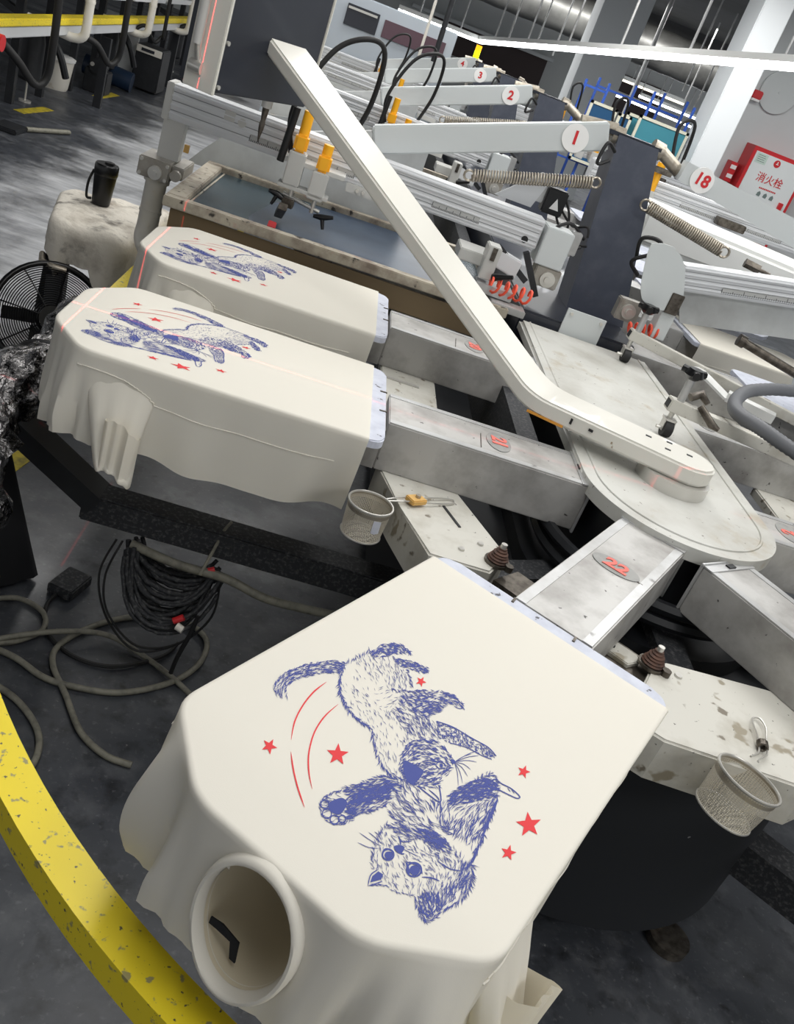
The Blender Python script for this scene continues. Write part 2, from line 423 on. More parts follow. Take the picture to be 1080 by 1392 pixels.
TZ = .742
t = track('track_beam', [(.248,1.828),(.402,1.895),(.535,1.585),(.488,1.500),(.360,1.500),(.30,1.66)], .655, TZ, 'white steel track beam under the strainer with orange clip, beside the nearest shirt')
bm = B()
for x,y in ((.405,1.83),(.475,1.60),(.43,1.555)): cyl(bm, (x,y,TZ), (x,y,TZ+.004), .007, 12)
each('bolt', bm, M['steel'], t, 40)
bm = B(); beam(bm, (.40,1.72,TZ+.001), (.433,1.645,TZ+.001), .006, .002); obj('slot', bm, M['black'], t)
t = track('track_beam', [(.70,1.16),(.80,1.345),(.83,1.362),(1.13,1.372),(1.17,1.20),(1.02,1.10),(.76,1.125)], .655, TZ, 'white steel track beam with oil drips, below the wire strainer at the right edge')
bm = B(); cyl(bm, (.845,1.325,TZ), (.845,1.325,TZ+.004), .008, 12); obj('bolt', bm, M['steel'], t, 40)
t = track('track_beam', [(1.27,1.40),(1.20,1.46),(1.36,1.78),(1.53,1.72),(1.50,1.60)], .655, TZ, 'white steel track beam at far side of the rounded machine end')
t = track('track_beam', [(.247,1.96),(.247,2.58),(.412,2.58),(.412,1.96)], .715, TZ, 'flat white steel track plate with a slot between the two far shirts')
bm = B(); beam(bm, (.262,2.40,TZ+.001), (.36,2.40,TZ+.001), .016, .003); obj('slot', bm, M['steel'], t)
t = track('track_beam', [(.247,2.64),(.247,3.2),(.412,3.2),(.412,2.64)], .715, TZ, 'flat white steel track plate under the near edge of the first screen')
for i,(y0,y1) in enumerate(((1.97,2.50),(2.64,3.19))):
    t = track('track_beam', [(1.47,y0),(1.47,y1),(1.66,y1),(1.66,y0)], .715, TZ, ['white steel track plate on the right side, nearest the rounded cover end','white steel track plate on the right side, below the roller bars'][i])
spring_stop(.386,2.63,TZ, 'greasy spring stop beside the arm of the farther shirt')
spring_stop(.388,1.868,TZ, 'greasy spring stop below the aluminium arm of the middle shirt')
spring_stop(.505,1.545,TZ, 'greasy spring stop at the top corner of the nearest shirt pallet')
spring_stop(.792,1.335,TZ, 'rusty spring stop right of the arm numbered 22')
# plate joining both chords beneath the nearest arm
t = thing('joint_plate', 'grey joint plate beneath the arm numbered 22', 'plate', (.64,1.4,.7))
bm = B(); prism(bm, [(.50,1.50),(.56,1.56),(.81,1.36),(.77,1.29)], .69, .728); obj('plate', bm, M['darksteel'], t)
bm = B(); prism(bm, [(.69,1.37),(.735,1.395),(.775,1.365),(.775,1.345),(.745,1.325)], .728, .737, .002); o = obj('pad', bm, M['track'], t)
bm = B(); box(bm, (.715,1.366,.737), (.727,1.376,.742)); obj('bolt', bm, M['black'], o)

# ---- pallets with their arms
PAL = [(.67,-.11),(.67,.11),(.585,.22),(-.0,.22),(-.0,-.22),(.585,-.22)]
def rounded(pts, radii, n=6):
    out = []; N = len(pts)
    for i in range(N):
        p = V((*pts[i],0)); a = V((*pts[i-1],0)); b = V((*pts[(i+1)%N],0)); r = radii[i]
        if r <= 0: out.append((p.x,p.y)); continue
        d1 = (a-p).normalized(); d2 = (b-p).normalized()
        for k in range(n+1):
            t = k/n; q = (p+d1*r)*(1-t)**2 + p*2*t*(1-t) + (p+d2*r)*t*t; out.append((q.x,q.y))
    return out
def pallet(ox, oy, ang, label, num=None, a_in=-.02, arm=.47, w=.095, numlabel=None, board=True, clips=True, numd=None, nd=.12):
    """ox,oy: middle of the cloth edge; ang: direction pointing outward"""
    rz = math.radians(ang)
    t = thing('print_pallet', label, 'pallet', (ox,oy,.70), rz)
    zt = ZP-.70
    if board:
        pts = rounded([(a_in,-.218),(.668,-.0)] and [(a_in,-.215),(.585,-.215),(.667,-.107),(.667,.107),(.585,.215),(a_in,.215)], [.035,.03,.03,.03,.03,.035])
        obj('board', prism(B(), pts, zt-.018, zt, .003), M['pallet'], t, local=True)
        if clips:
            for b in (.045,-.07):
                bm = B(); obb(bm, (a_in+.006,b,zt+.0005), (.008,.001,0), (-.0005,.0022,0), (0,0,.0015)); obj('clip_mark', bm, M['darksteel'], t, local=True)
    # arm: hollow box profile running inwards
    x1 = a_in-.01; x0 = a_in-arm; za = zt-.004
    bm = B(); box(bm, (x0,-w,za-.115), (x1 if board else .30,w,za), .0025)
    if board: box(bm, (x1+.001,-w,za-.115), (.30,w,za-.02))
    o = obj('arm', bm, M['alu_dirty'], t, 20, local=True)
    bm = B()
    for s in (-1,1): box(bm, (x0+.02,s*(w-.012)-.009,za), ((x1 if board else .29)-.002,s*(w-.012)+.009,za+.0012))
    each('profile_strip', bm, M['alu'], o, local=True)
    if board:
        bm = B(); obb(bm, (x0+.26,.02,za+.0008), (.003,.04,0), (.001,0,0), (0,0,.0006)); obj('scratch', bm, M['darksteel'], o, local=True)
    bm = B(); box(bm, (x0-.006,-w-.004,za-.12), (x0,w+.004,za+.006), .001); box(bm, (x0,-w,za), (x0+.022,w,za+.003)); obj('end_plate', bm, M['alu'], t, local=True)
    bm = B(); box(bm, (x0+.006,-.012,za+.003), (x0+.018,.012,za+.006)); obj('end_clip', bm, M['black'], o, local=True)
    if num:
        nx = x0+nd
        bm = B(); vs = [(nx+.030*math.cos(k*PI/16), .050*math.sin(k*PI/16)) for k in range(32)]
        prism(bm, vs, za, za+.0018); d = obj('number_oval', bm, M['greydisc'], t, local=True)
        me = text(num, .05, (nx,0,za+.0028), (0,1,0), (-1,0,0), M['rednumfade'], None, 'numeral', .0006, bold=.002)
        me.parent = d
    return t
S1 = (.197,2.57); S2 = (.197,1.887); S3 = (.498,1.162)
pallet(*S3, 236.17, 'printing pallet with the arm numbered 22, under the nearest shirt', '22', a_in=-.03, arm=.575, w=.075, nd=.255)
pallet(*S2, 180, 'printing pallet under the middle shirt, its arm passing below the swing arm bend', '21', a_in=-.03, arm=.488, w=.088, nd=.215)
pallet(*S1, 180, 'printing pallet under the farther shirt, next to the screen', '20', a_in=-.03, arm=.47, w=.088, nd=.2)
pallet(.197,3.254,180, 'printing pallet hidden below the blue-grey screen', None, clips=False, arm=.25)
# right hand side
pallet(1.289,1.151, 303, 'printing pallet arm leaving the rounded cover end towards the lower right corner', None, board=False, arm=.535, w=.079)
pallet(CX*2-.197,1.905, 0, 'printing pallet with a red numbered arm at the right edge, below the cover tip', '2', board=True, arm=.53, w=.082, clips=False)
pallet(CX*2-.197,2.575, 0, 'printing pallet with a red numbered arm under the lower roller bar', '3', board=True, arm=.53, w=.088, clips=False)
pallet(CX*2-.197,3.254, 0, 'printing pallet behind the upper roller bar, right of the centre beam', None, board=True, arm=.53, clips=False)
pallet(1.62,3.94, 0, 'printing pallet on the right carrying a blank cream shirt', None, board=True, arm=.45, clips=False)

for k,lb in enumerate(('empty printing pallet just behind the blank shirt, under the hood','second empty printing pallet behind the blank shirt','third empty printing pallet behind the blank shirt','farthest empty printing pallet behind the blank shirt')):
    pallet(1.62,4.624+.684*k, 0, lb, None, board=True, arm=.45, clips=False)
# ---- yellow safety rail
t = thing('safety_rail', 'yellow safety rail with chipped paint curving round the near machine end', 'rail', (CX,CY,0))
def rail_sweep(pts, w, h, zt):
    bm = B(); rings = []
    for i,p in enumerate(pts):
        a = pts[max(0,i-1)]; b = pts[min(len(pts)-1,i+1)]
        d = V((b[0]-a[0],b[1]-a[1],0)).normalized(); n = V((-d.y,d.x,0)); q = V((p[0],p[1],0))
        rings.append([bm.verts.new(q+n*s*w/2+V((0,0,z))) for s,z in ((-1,zt-h),(1,zt-h),(1,zt),(-1,zt))])
    for A,C in zip(rings, rings[1:]):
        for k in range(4): bm.faces.new((A[k],A[(k+1)%4],C[(k+1)%4],C[k]))
    bm.faces.new(rings[0]); bm.faces.new(rings[-1][::-1])
    bmesh.ops.bevel(bm, geom=[e for e in bm.edges if len(e.link_faces)==2 and e.calc_face_angle(0)>1], offset=.005, segments=2, affect='EDGES')
    return bm
RC = (.945,1.83); RR = 1.483
def rail_r(a): return RR+.032*max(0,1-max(0,a-180)/24)
pts = [(-.57,y) for y in (9.4,8,6,5,4,3,2.3)]+[(RC[0]+rail_r(a)*math.cos(math.radians(a)), RC[1]+rail_r(a)*math.sin(math.radians(a))) for a in [180+1.8*i for i in range(92)]]
obj('rail_bar', rail_sweep(pts,.055,.05,.60), M['yellow'], t, 30)
for a in (200,285):
    c,s = math.cos(math.radians(a)), math.sin(math.radians(a))
    bm = B(); cyl(bm, (RC[0]+RR*c,RC[1]+RR*s,0), (RC[0]+RR*c,RC[1]+RR*s,.55), .022, 14); obj('post', bm, M['yellow'], t, 40)
for y in (3.6,6.2,9.2):
    bm = B(); cyl(bm, (-.57,y,0), (-.57,y,.55), .022, 14); obj('post', bm, M['yellow'], t, 40)

# crumpled foil around the rail
def foil_bm():
    rnd = random.Random(3); bm = B(); path = [(-.57,2.50-.056*i,.59) for i in range(12)]+[(p[0],p[1],.59) for p in arpts]
    rings = []; seg = 22
    for i,p in enumerate(path):
        a = V(path[max(0,i-1)]); b = V(path[min(len(path)-1,i+1)]); d = (b-a).normalized(); s,u = frame(d); ring = []
        base = .068+.014*math.sin(i*.9)+.01*math.sin(i*2.3+1)
        for k in range(seg):
            th = 2*PI*k/seg; sag = 1+(.75 if math.sin(th)*u.z < -.2 else 0)*(.6+.4*math.sin(i*.7))
            rr = base*(1+rnd.uniform(-.2,.22))*sag
            ring.append(bm.verts.new(V(p)+s*math.cos(th)*base*(1+rnd.uniform(-.18,.2))+u*math.sin(th)*rr))
        rings.append(ring)
    for A,C in zip(rings,rings[1:]):
        for k in range(seg):
            f = bm.faces.new((A[k],A[(k+1)%seg],C[(k+1)%seg],C[k]))
    bmesh.ops.triangulate(bm, faces=bm.faces[:])
    return bm
arpts = [(RC[0]+rail_r(a)*math.cos(math.radians(a)), RC[1]+rail_r(a)*math.sin(math.radians(a))) for a in (180,183,186,189,192,195,198,201,204)]
t = thing('foil_wrap', 'crumpled silver and black foil wrapped round the rail in front of the fan', 'foil wrap', (-.53,2.1,.5))
obj('foil', foil_bm(), M['foil'], t)
bm = B(); tube(bm, [(-.57+.08*math.cos(k*PI/10),2.12,.565+.085*math.sin(k*PI/10)) for k in range(20)], .011, 8, True); obj('strap', bm, M['rubber'], t, 40)

# black cloth hung over the rail at the left edge
t = thing('black_cloth', 'plain black cloth hanging from the foil-wrapped rail to the floor at the left edge', 'cloth', (-.62,1.95,0))
bm = B(); rows = []
for j in range(15):
    s = j/14; ring = []
    cxx = -.68+.04*s; cyy = 1.95+.10*s; rx = .06+.08*s; ry = .05+.05*s; z = .60-.585*s
    for k in range(36):
        th = 2*PI*k/36; f = 1+.10*s*math.sin(5*th+1)+.05*s*math.sin(9*th)
        ring.append(bm.verts.new((cxx+rx*f*math.cos(th), cyy+ry*f*math.sin(th), z)))
    rows.append(ring)
for A,C in zip(rows,rows[1:]):
    for k in range(36): bm.faces.new((A[k],A[(k+1)%36],C[(k+1)%36],C[k]))
bm.faces.new(rows[0])
obj('drape', bm, M['fabricblack'], t, 70)

# ---- white swing arm with pivot disc, and the dark positioning box at its end
t = thing('swing_arm', 'white flat bent swing arm pivoting on the white machine cover', 'arm', (.955,1.955,.87))
F0,F1,F2 = V((.93,1.882,.945)),V((.563,2.028,.945)),V((-.316,2.825,1.427))
K0,K1,K2 = V((.984,2.017,.945)),V((.641,2.153,.945)),V((-.219,2.932,1.427))
nose = [V((.9575,1.947,.945))+ (V((math.cos(math.radians(a)),math.sin(math.radians(a)),0))*.0705) for a in (-112,-90,-65,-40,-20,0,25,45,64)]
def bend(p0,p1,p2,r=.05,n=5):
    a = p1+(p0-p1).normalized()*r; b = p1+(p2-p1).normalized()*r
    return [a*(1-t)**2+p1*2*t*(1-t)+b*t*t for t in [k/n for k in range(n+1)]]
front = bend(F0,F1,F2)+[F2]; back = bend(K0,K1,K2)+[K2]
bm = B(); H = V((0,0,-.043))
outer = [F2]+list(reversed(bend(F0,F1,F2)))+nose+bend(K0,K1,K2)+[K2]
ft = [bm.verts.new(p) for p in [F2]+list(reversed(bend(F0,F1,F2)))]; bt = [bm.verts.new(p) for p in [K2]+list(reversed(bend(K0,K1,K2)))]
fb = [bm.verts.new(v.co+H) for v in ft]; bb = [bm.verts.new(v.co+H) for v in bt]
for i in range(len(ft)-1):
    bm.faces.new((ft[i],ft[i+1],bt[i+1],bt[i])); bm.faces.new((fb[i],bb[i],bb[i+1],fb[i+1]))
    bm.faces.new((ft[i],fb[i],fb[i+1],ft[i+1])); bm.faces.new((bt[i],bt[i+1],bb[i+1],bb[i]))
bm.faces.new((ft[0],bt[0],bb[0],fb[0]))
nt_ = [bm.verts.new(p) for p in nose]; nb_ = [bm.verts.new(p+H) for p in nose]
loopt = [ft[-1]]+nt_+[bt[-1]]; loopb = [fb[-1]]+nb_+[bb[-1]]
bm.faces.new(loopt); bm.faces.new(loopb[::-1])
for i in range(len(loopt)-1): bm.faces.new((loopt[i],loopb[i],loopb[i+1],loopt[i+1]))
bmesh.ops.recalc_face_normals(bm, faces=bm.faces[:])
bmesh.ops.bevel(bm, geom=[e for e in bm.edges if len(e.link_faces)==2 and e.calc_face_angle(0)>1.2], offset=.006, segments=3, affect='EDGES')
obj('arm_tube', bm, M['armwhite'], t, 22)
bm = B(); cyl(bm, (.945,1.945,.868), (.945,1.945,.901), .088, 48); obj('pivot_disc', bm, M['steel'], t, 40)
bm = B()
for x,y in ((.868,2.005),(.925,2.008),(.905,1.955),(.965,1.962)): obb(bm, (x,y,.9455), (.007,-.002,0), (.001,.004,0), (0,0,.0008))
each('screw_hole', bm, M['black'], t)
bm = B()
for x,y,r in ((.668,1.9845,.002),(.715,1.9655,.005)): obb(bm, (x,y,.926), (r,-.003,0), (.0004,.001,0), (0,0,.007 if r<.004 else .003))
each('paint_chip', bm, M['black'], t)
bm = B()
for x,y in ((.585,2.0185),(.612,2.0075),(.64,1.996)): obb(bm, (x,y,.9045), (.016,-.0065,0), (.0006,.0012,0), (0,0,.003))
obj('rust_streak', bm, mat('orange_rust', rgb(214,150,60), .8), t)

t = thing('positioning_box', 'dark navy laser positioning box at the upper end of the white swing arm', 'laser box', (-.3,2.85,1.26))
Lp,Rp = V((-.40,2.64,0)),V((-.185,3.07,0)); dd = (Rp-Lp).normalized(); nn = V((-dd.y,dd.x,0))   # nn points away from the arm
bm = B(); obb(bm, (Lp+Rp)/2+nn*.06+V((0,0,1.51)), dd*.24, nn*.06, (0,0,.25), .004); obj('housing', bm, M['navygloss'], t, 30)
bm = B(); obb(bm, (Lp+Rp)/2-dd*.247+nn*.045+V((0,0,1.505)), dd*.006, nn*.05, (0,0,.252), .002)
obb(bm, (Lp+Rp)/2+dd*.247+nn*.06+V((0,0,1.56)), dd*.004, nn*.062, (0,0,.21), .002)
each('side_plate', bm, M['armwhite'], t, 30)
bm = B()
for z in (1.275,1.385,1.50): cyl(bm, Lp+dd*.012+V((0,0,z)), Lp+dd*.012-nn*.006+V((0,0,z)), .006, 10)
each('screw', bm, M['steel'], t, 40)
bm = B(); q = Lp-dd*.03+nn*.06; tube(bm, [q+V((0,0,1.36)), q+V((0,0,1.75))], .012, 12)
tube(bm, [q+V((0,0,1.37)), q+dd*.012+V((0,0,1.335)), q+dd*.02+V((0,0,1.32))], .009, 10); cyl(bm, q+dd*.02+V((0,0,1.305))-nn*.02, q+dd*.02+V((0,0,1.305))+nn*.02, .018, 16)
obj('gas_strut', bm, M['steel'], t, 40)
q = Lp+dd*.345+nn*.05
bm = B(); cyl(bm, q+V((0,0,1.262)), q+V((0,0,1.232)), .016, 18); o = obj('nozzle_socket', bm, M['steel'], t, 40)
bm = B(); tube(bm, [q+V((0,0,z)) for z in (1.232,1.21,1.195,1.185,1.17,1.13)], [.011,.009,.007,.009,.008,.001], 12); obj('nozzle', bm, M['darksteel'], o, 40)

# ================================================================== SHIRTS
HM = ((-3.886427932e-04,5.949230483e-04,4.115260380e-01),(-2.421084896e-04,-2.757441720e-04,2.658153698e-01),(-1.623608098e-04,4.107120259e-04,1.0))
def art(x, y):
    """artwork units -> cloth coordinates on the pallet (metres)"""
    w = HM[2][0]*x+HM[2][1]*y+1
    return ((HM[0][0]*x+HM[0][1]*y+HM[0][2])/w, -(HM[1][0]*x+HM[1][1]*y+HM[1][2])/w)
ZART = .0048
def inside(p, poly):
    x,y = p; c = False; j = len(poly)-1
    for i in range(len(poly)):
        xi,yi = poly[i]; xj,yj = poly[j]
        if (yi>y) != (yj>y) and x < (xj-xi)*(y-yi)/(yj-yi)+xi: c = not c
        j = i
    return c
class Art:
    def __init__(s, seed): s.bm = B(); s.r = random.Random(seed)
    def face(s, pts):
        vs = [s.bm.verts.new((*art(*p), ZART)) for p in pts]
        try: s.bm.faces.new(vs)
        except ValueError: pass
    def fill(s, pts, smooth=True):
        if smooth: pts = [(q.x,q.y) for q in spl([(p[0],p[1],0) for p in pts], 4, True)]
        from mathutils.geometry import tessellate_polygon
        vs = [s.bm.verts.new((*art(*p), ZART)) for p in pts]
        for tri in tessellate_polygon([[V((p[0],p[1],0)) for p in pts]]):
            try: s.bm.faces.new([vs[i] for i in tri])
            except ValueError: pass
    def stroke(s, x, y, ang, L, w, curve=0):
        c,d = math.cos(ang), math.sin(ang); k = curve*L
        a = (x-c*L/2, y-d*L/2); b = (x+c*L/2, y+d*L/2); m = (x-d*k, y+c*k)
        s.face([a, (m[0]+d*w/2, m[1]-c*w/2), b, (m[0]-d*w/2, m[1]+c*w/2)])
    def line(s, pts, w, taper=True, n=8):
        P = [(q.x,q.y) for q in spl([(p[0],p[1],0) for p in pts], n)]
        N = len(P); prev = None
        for i,p in enumerate(P):
            a = P[max(0,i-1)]; b = P[min(N-1,i+1)]; l = math.hypot(b[0]-a[0],b[1]-a[1]) or 1
            nx,ny = -(b[1]-a[1])/l, (b[0]-a[0])/l; t = i/(N-1)
            ww = w/2*(min(1,4*t+.15)*min(1,4*(1-t)+.15) if taper else 1)
            cur = (s.bm.verts.new((*art(p[0]+nx*ww,p[1]+ny*ww),ZART)), s.bm.verts.new((*art(p[0]-nx*ww,p[1]-ny*ww),ZART)))
            if prev: s.bm.faces.new((prev[0],prev[1],cur[1],cur[0]))
            prev = cur
    def fur(s, poly, dirs, n, L, w, holes=(), jit=.25, dens=None):
        xs = [p[0] for p in poly]; ys = [p[1] for p in poly]; k = 0; tries = 0
        while k < n and tries < n*20:
            tries += 1
            x = s.r.uniform(min(xs),max(xs)); y = s.r.uniform(min(ys),max(ys))
            if not inside((x,y),poly): continue
            if any(math.hypot((x-h[0]),(y-h[1])) < h[2] for h in holes): continue
            if dens and s.r.random() > dens(x,y): continue
            sx = sy = 0
            for dx,dy,a in dirs:
                q = 1/((x-dx)**2+(y-dy)**2+60)**1.3; a = math.radians(a); sx += q*math.cos(2*a); sy += q*math.sin(2*a)
            ang = math.atan2(sy,sx)/2 + s.r.gauss(0,jit)
            s.stroke(x,y,ang,L*s.r.uniform(.6,1.3),w*.62*s.r.uniform(.6,1.35),s.r.uniform(-.1,.1)); k += 1
    def fringe(s, pts, step, L, w, lean, side=1, jit=.3):
        P = [(q.x,q.y) for q in spl([(p[0],p[1],0) for p in pts], 10)]
        acc = 0
        for a,b in zip(P,P[1:]):
            l = math.hypot(b[0]-a[0],b[1]-a[1]); acc += l
            while acc > step:
                acc -= step; t = s.r.random(); ang = math.atan2(b[1]-a[1],b[0]-a[0])+side*(math.radians(lean)+s.r.gauss(0,jit))
                x = a[0]+(b[0]-a[0])*t+s.r.uniform(-3,3); y = a[1]+(b[1]-a[1])*t+s.r.uniform(-3,3)
                s.stroke(x+math.cos(ang)*L*.25, y+math.sin(ang)*L*.25, ang, L*s.r.uniform(.6,1.3), w*.66*s.r.uniform(.7,1.3), s.r.uniform(-.08,.08))

def kittens():
    A = Art(11)
    # ---- upper kitten -------------------------------------------------
    tail = [(345,148),(290,140),(220,150),(150,172),(105,200),(84,235),(92,262),(110,276),(136,276),(128,252),(130,237),(160,212),(205,197),(265,184),(332,187)]
    td = [(330,165,5),(270,160,0),(200,175,-14),(150,195,-30),(112,230,-65),(112,265,-100)]
    A.fur(tail, td, 300, 24, 4.4)
    A.fringe([(345,148),(290,140),(220,150),(150,172),(105,200),(84,235),(92,265)], 6, 18, 3.5, -25, 1)
    A.fringe([(332,187),(265,184),(205,197),(160,212),(130,237),(130,270)], 6, 16, 3.5, 25, 1)
    hl1 = [(438,108),(470,82),(520,71),(560,82),(590,108),(582,121),(555,112),(520,119),(490,126),(455,126)]
    A.fur(hl1, [(460,105,-35),(510,92,10),(560,100,40)], 170, 20, 5)
    hl2 = [(520,124),(560,135),(610,146),(650,165),(654,180),(630,187),(590,174),(548,162)]
    A.fur(hl2, [(540,140,20),(600,160,18),(640,175,25)], 150, 18, 4.6)
    for (x,y) in ((565,98),(574,106),(583,114),(628,168),(640,174),(648,180)): A.line([(x-6,y+8),(x-1,y),(x+4,y+7)],2.5,n=4)
    fa = [(558,258),(640,248),(700,248),(740,262),(782,300),(774,319),(745,306),(715,300),(690,332),(640,348),(585,318)]
    A.fur(fa, [(590,290,20),(650,290,-8),(710,275,5),(760,300,45)], 330, 22, 4.8, dens=lambda x,y: .35+.65*min(1,max(0,(x-570)/90)))
    A.line([(720,262),(740,270),(760,285),(780,306)],3); A.line([(745,306),(762,315),(778,314)],3); A.line([(748,284),(758,296)],2.4); A.line([(760,290),(768,304)],2.4)
    fb = [(676,362),(740,383),(810,424),(870,458),(899,490),(880,501),(845,487),(790,458),(730,442),(688,424)]
    A.fur(fb, [(700,390,30),(780,425,70),(850,465,40),(885,490,55)], 300, 15, 4.2, jit=.6)
    A.line([(680,362),(740,383),(810,424),(870,458),(899,490)],3.5,False); A.line([(880,501),(845,487),(790,458),(730,442)],3,False)
    for k in range(4): A.line([(862+k*9,470+k*7),(870+k*8,482+k*5)],2.6,n=3)
    body = [(345,165),(440,112),(530,130),(578,180),(592,245),(560,260),(580,325),(665,352),(692,400),(705,442),(600,425),(552,480),(545,560),(500,540),(465,480),(446,400),(380,345),(335,280),(327,220)]
    bd = [(360,200,60),(440,200,75),(540,190,70),(420,300,55),(500,270,-20),(560,300,-30),(520,380,70),(600,380,60),(480,450,75),(660,400,55)]
    A.fur(body, bd, 330, 20, 2.7, dens=lambda x,y: .25+.75*(1 if x>500 or y>330 else .35))
    A.fur([(560,250),(650,350),(700,420),(600,420),(560,400),(520,330)], [(580,300,40),(640,380,60)], 220, 26, 3.2)
    A.fur([(430,110),(520,120),(585,200),(590,245),(500,240),(440,180)], [(470,150,60),(560,200,75)], 90, 20, 2.8)
    A.fringe([(345,150),(328,200),(327,250),(345,300),(385,350),(440,388)], 4.5, 26, 5, 28, 1)
    A.fringe([(345,150),(328,200),(327,250),(345,300),(385,350),(440,388)], 6, 20, 4.5, -18, 1)
    A.fringe([(446,392),(452,440),(470,500),(500,545),(560,580)], 4.5, 30, 5, 25, 1)
    A.fringe([(345,155),(400,130),(440,108)], 5, 24, 4, -55, 1)
    A.fringe([(575,170),(588,205),(592,245)], 5, 20, 4, 150, 1)
    A.fringe([(510,240),(560,250),(640,248)], 5, 22, 4, 15, 1)
    head = [(545,490),(570,445),(620,418),(680,428),(725,468),(747,508),(736,545),(702,590),(650,602),(590,597),(560,572)]
    A.fur(head, [(570,470,-45),(620,440,0),(680,450,30),(720,480,50),(600,530,-20),(650,560,0),(700,560,-40),(660,500,10)], 520, 22, 5, holes=((694,525,17),))
    A.fill([(560,508),(598,522),(632,547),(604,588),(582,592),(562,556)])
    A.fringe([(548,495),(552,540),(578,592)], 5, 20, 4, 40)
    A.line([(676,522),(690,512),(708,518),(714,530)],4); A.line([(676,522),(690,536),(712,532)],4); A.fill([(692,518),(702,520),(703,530),(694,531)])
    A.fill([(732,502),(746,505),(748,516),(738,518)])
    for e in ((830,470),(836,488),(828,512),(806,540),(795,566),(776,590),(760,600),(808,482)): A.line([(745,512),((745+e[0])/2+4,(512+e[1])/2-6),e],2.2)
    A.line([(612,600),(648,630),(694,658),(690,600)],4.5,False); A.line([(650,612),(682,640),(690,655)],4); A.fringe([(560,578),(620,602),(690,600)],6,20,4,25)
    # ---- lower kitten -------------------------------------------------
    larm = [(545,578),(480,568),(420,588),(340,613),(290,628),(262,648),(253,690),(275,726),(320,744),(352,736),(392,702),(440,692),(490,672),(530,642),(556,612)]
    A.fur(larm, [(300,650,10),(380,640,-18),(460,610,-18),(530,590,10),(480,650,-25)], 420, 28, 5, dens=lambda x,y: 1 if x>345 else .25)
    A.fur([(360,640),(420,612),(500,582),(530,600),(500,640),(430,672),(370,675)], [(400,645,-18),(500,610,-18)], 170, 34, 7)
    A.fill([(288,662),(310,650),(335,645),(352,662),(340,690),(322,706),(300,700),(285,684)])
    for cx,cy,r in ((270,668,15),(278,702,17),(306,724,16),(334,722,13)):
        P = [(cx+r*math.cos(k*PI/6),cy+r*math.sin(k*PI/6)) for k in range(13)]; A.line(P,4,False,3)
    A.fringe([(340,613),(285,630),(256,656),(254,692),(274,724),(312,744),(352,736)], 5, 18, 4.5, 20, -1)
    A.fringe([(545,578),(480,568),(420,588),(340,613)], 5, 24, 4.5, -20, -1)
    A.fringe([(352,738),(392,703),(440,692),(490,672)], 5, 20, 4, 25, 1)
    for k in range(26): A.line([(345+A.r.uniform(0,40),670+A.r.uniform(0,30)),(352+A.r.uniform(0,40),688+A.r.uniform(0,26))],2.4,n=3)
    chest = [(540,590),(600,600),(650,640),(690,665),(722,642),(760,612),(845,575),(902,590),(905,645),(882,700),(852,775),(822,852),(770,800),(700,770),(600,742),(520,732),(500,692),(532,650)]
    cdirs = [(560,640,60),(520,700,35),(600,680,45),(650,720,55),(700,700,100),(760,660,-30),(820,640,-25),(760,740,115),(830,720,115),(860,680,112),(700,780,20),(800,820,110),(640,760,20)]
    A.fur(chest, cdirs, 560, 34, 4.4, dens=lambda x,y: .32 if x<690 else .9)
    A.fur([(545,600),(600,610),(640,650),(600,720),(520,720),(505,690)], [(560,640,55),(540,700,30)], 60, 40, 3)
    rarm = [(718,640),(760,605),(830,573),(880,556),(906,578),(902,640),(860,652),(800,662),(730,672)]
    A.fur(rarm, [(740,650,-25),(820,610,-15),(880,580,10),(890,630,10)], 340, 26, 5.4, dens=lambda x,y: 1 if y<640 else .7)
    A.line([(905,580),(920,592),(955,610),(985,638),(975,645),(945,632),(905,612)],4,False); A.line([(940,606),(952,622)],2.6,n=3); A.line([(955,612),(966,628)],2.6,n=3)
    A.fringe([(820,585),(870,556),(900,575)],5,20,4,-50)
    A.fringe([(905,645),(882,700),(858,755),(836,815),(805,880)], 3.4, 34, 6, 22, -1); A.fringe([(902,650),(880,702),(856,757)], 4, 30, 7, 5)
    A.fringe([(805,880),(806,945),(770,1015),(712,1050)], 4.5, 36, 5, 35, -1)
    hd = [(500,742),(560,730),(650,757),(720,800),(790,870),(802,940),(762,1010),(700,1032),(640,1012),(590,1002),(530,987),(470,962),(444,900),(449,840),(468,780)]
    hdirs = [(480,790,75),(460,880,95),(520,900,60),(560,950,70),(620,960,85),(700,960,110),(760,930,115),(720,870,60),(660,830,40),(600,790,30),(540,760,25),(640,900,30),(780,890,100)]
    eyes = ((502,853,30),(597,908,36),(545,835,20))
    A.fur(hd, hdirs, 560, 24, 3.2, holes=eyes, dens=lambda x,y: .34 if x<650 else .6)
    A.fur([(500,745),(540,733),(600,758),(655,754),(722,800),(738,830),(690,852),(640,812),(570,782),(520,772)], [(520,755,25),(600,775,30),(680,810,35)], 150, 30, 4.6)
    A.fur([(600,762),(655,757),(712,800),(706,826),(650,806)], [(650,785,32)], 70, 40, 6)
    A.fur([(768,878),(800,888),(806,960),(775,1002),(758,962)], [(780,930,110)], 80, 34, 5)
    A.fur([(700,960),(760,960),(740,1020),(690,1030)], [(720,990,110)], 60, 30, 4)
    for ex,ey,r in ((502,853,21),(597,908,27)):
        A.line([(ex+r*math.cos(k*PI/8),ey+r*.95*math.sin(k*PI/8)) for k in range(17)],6,False,2)
        A.fill([(ex+2+r*.72*math.cos(k*PI/8),ey+2+r*.66*math.sin(k*PI/8)) for k in range(3,15)]+[(ex+r*.2,ey)])
        A.fill([(ex+r*.78*math.cos(k*PI/8)+1,ey+r*.78*math.sin(k*PI/8)) for k in range(-2,6)])
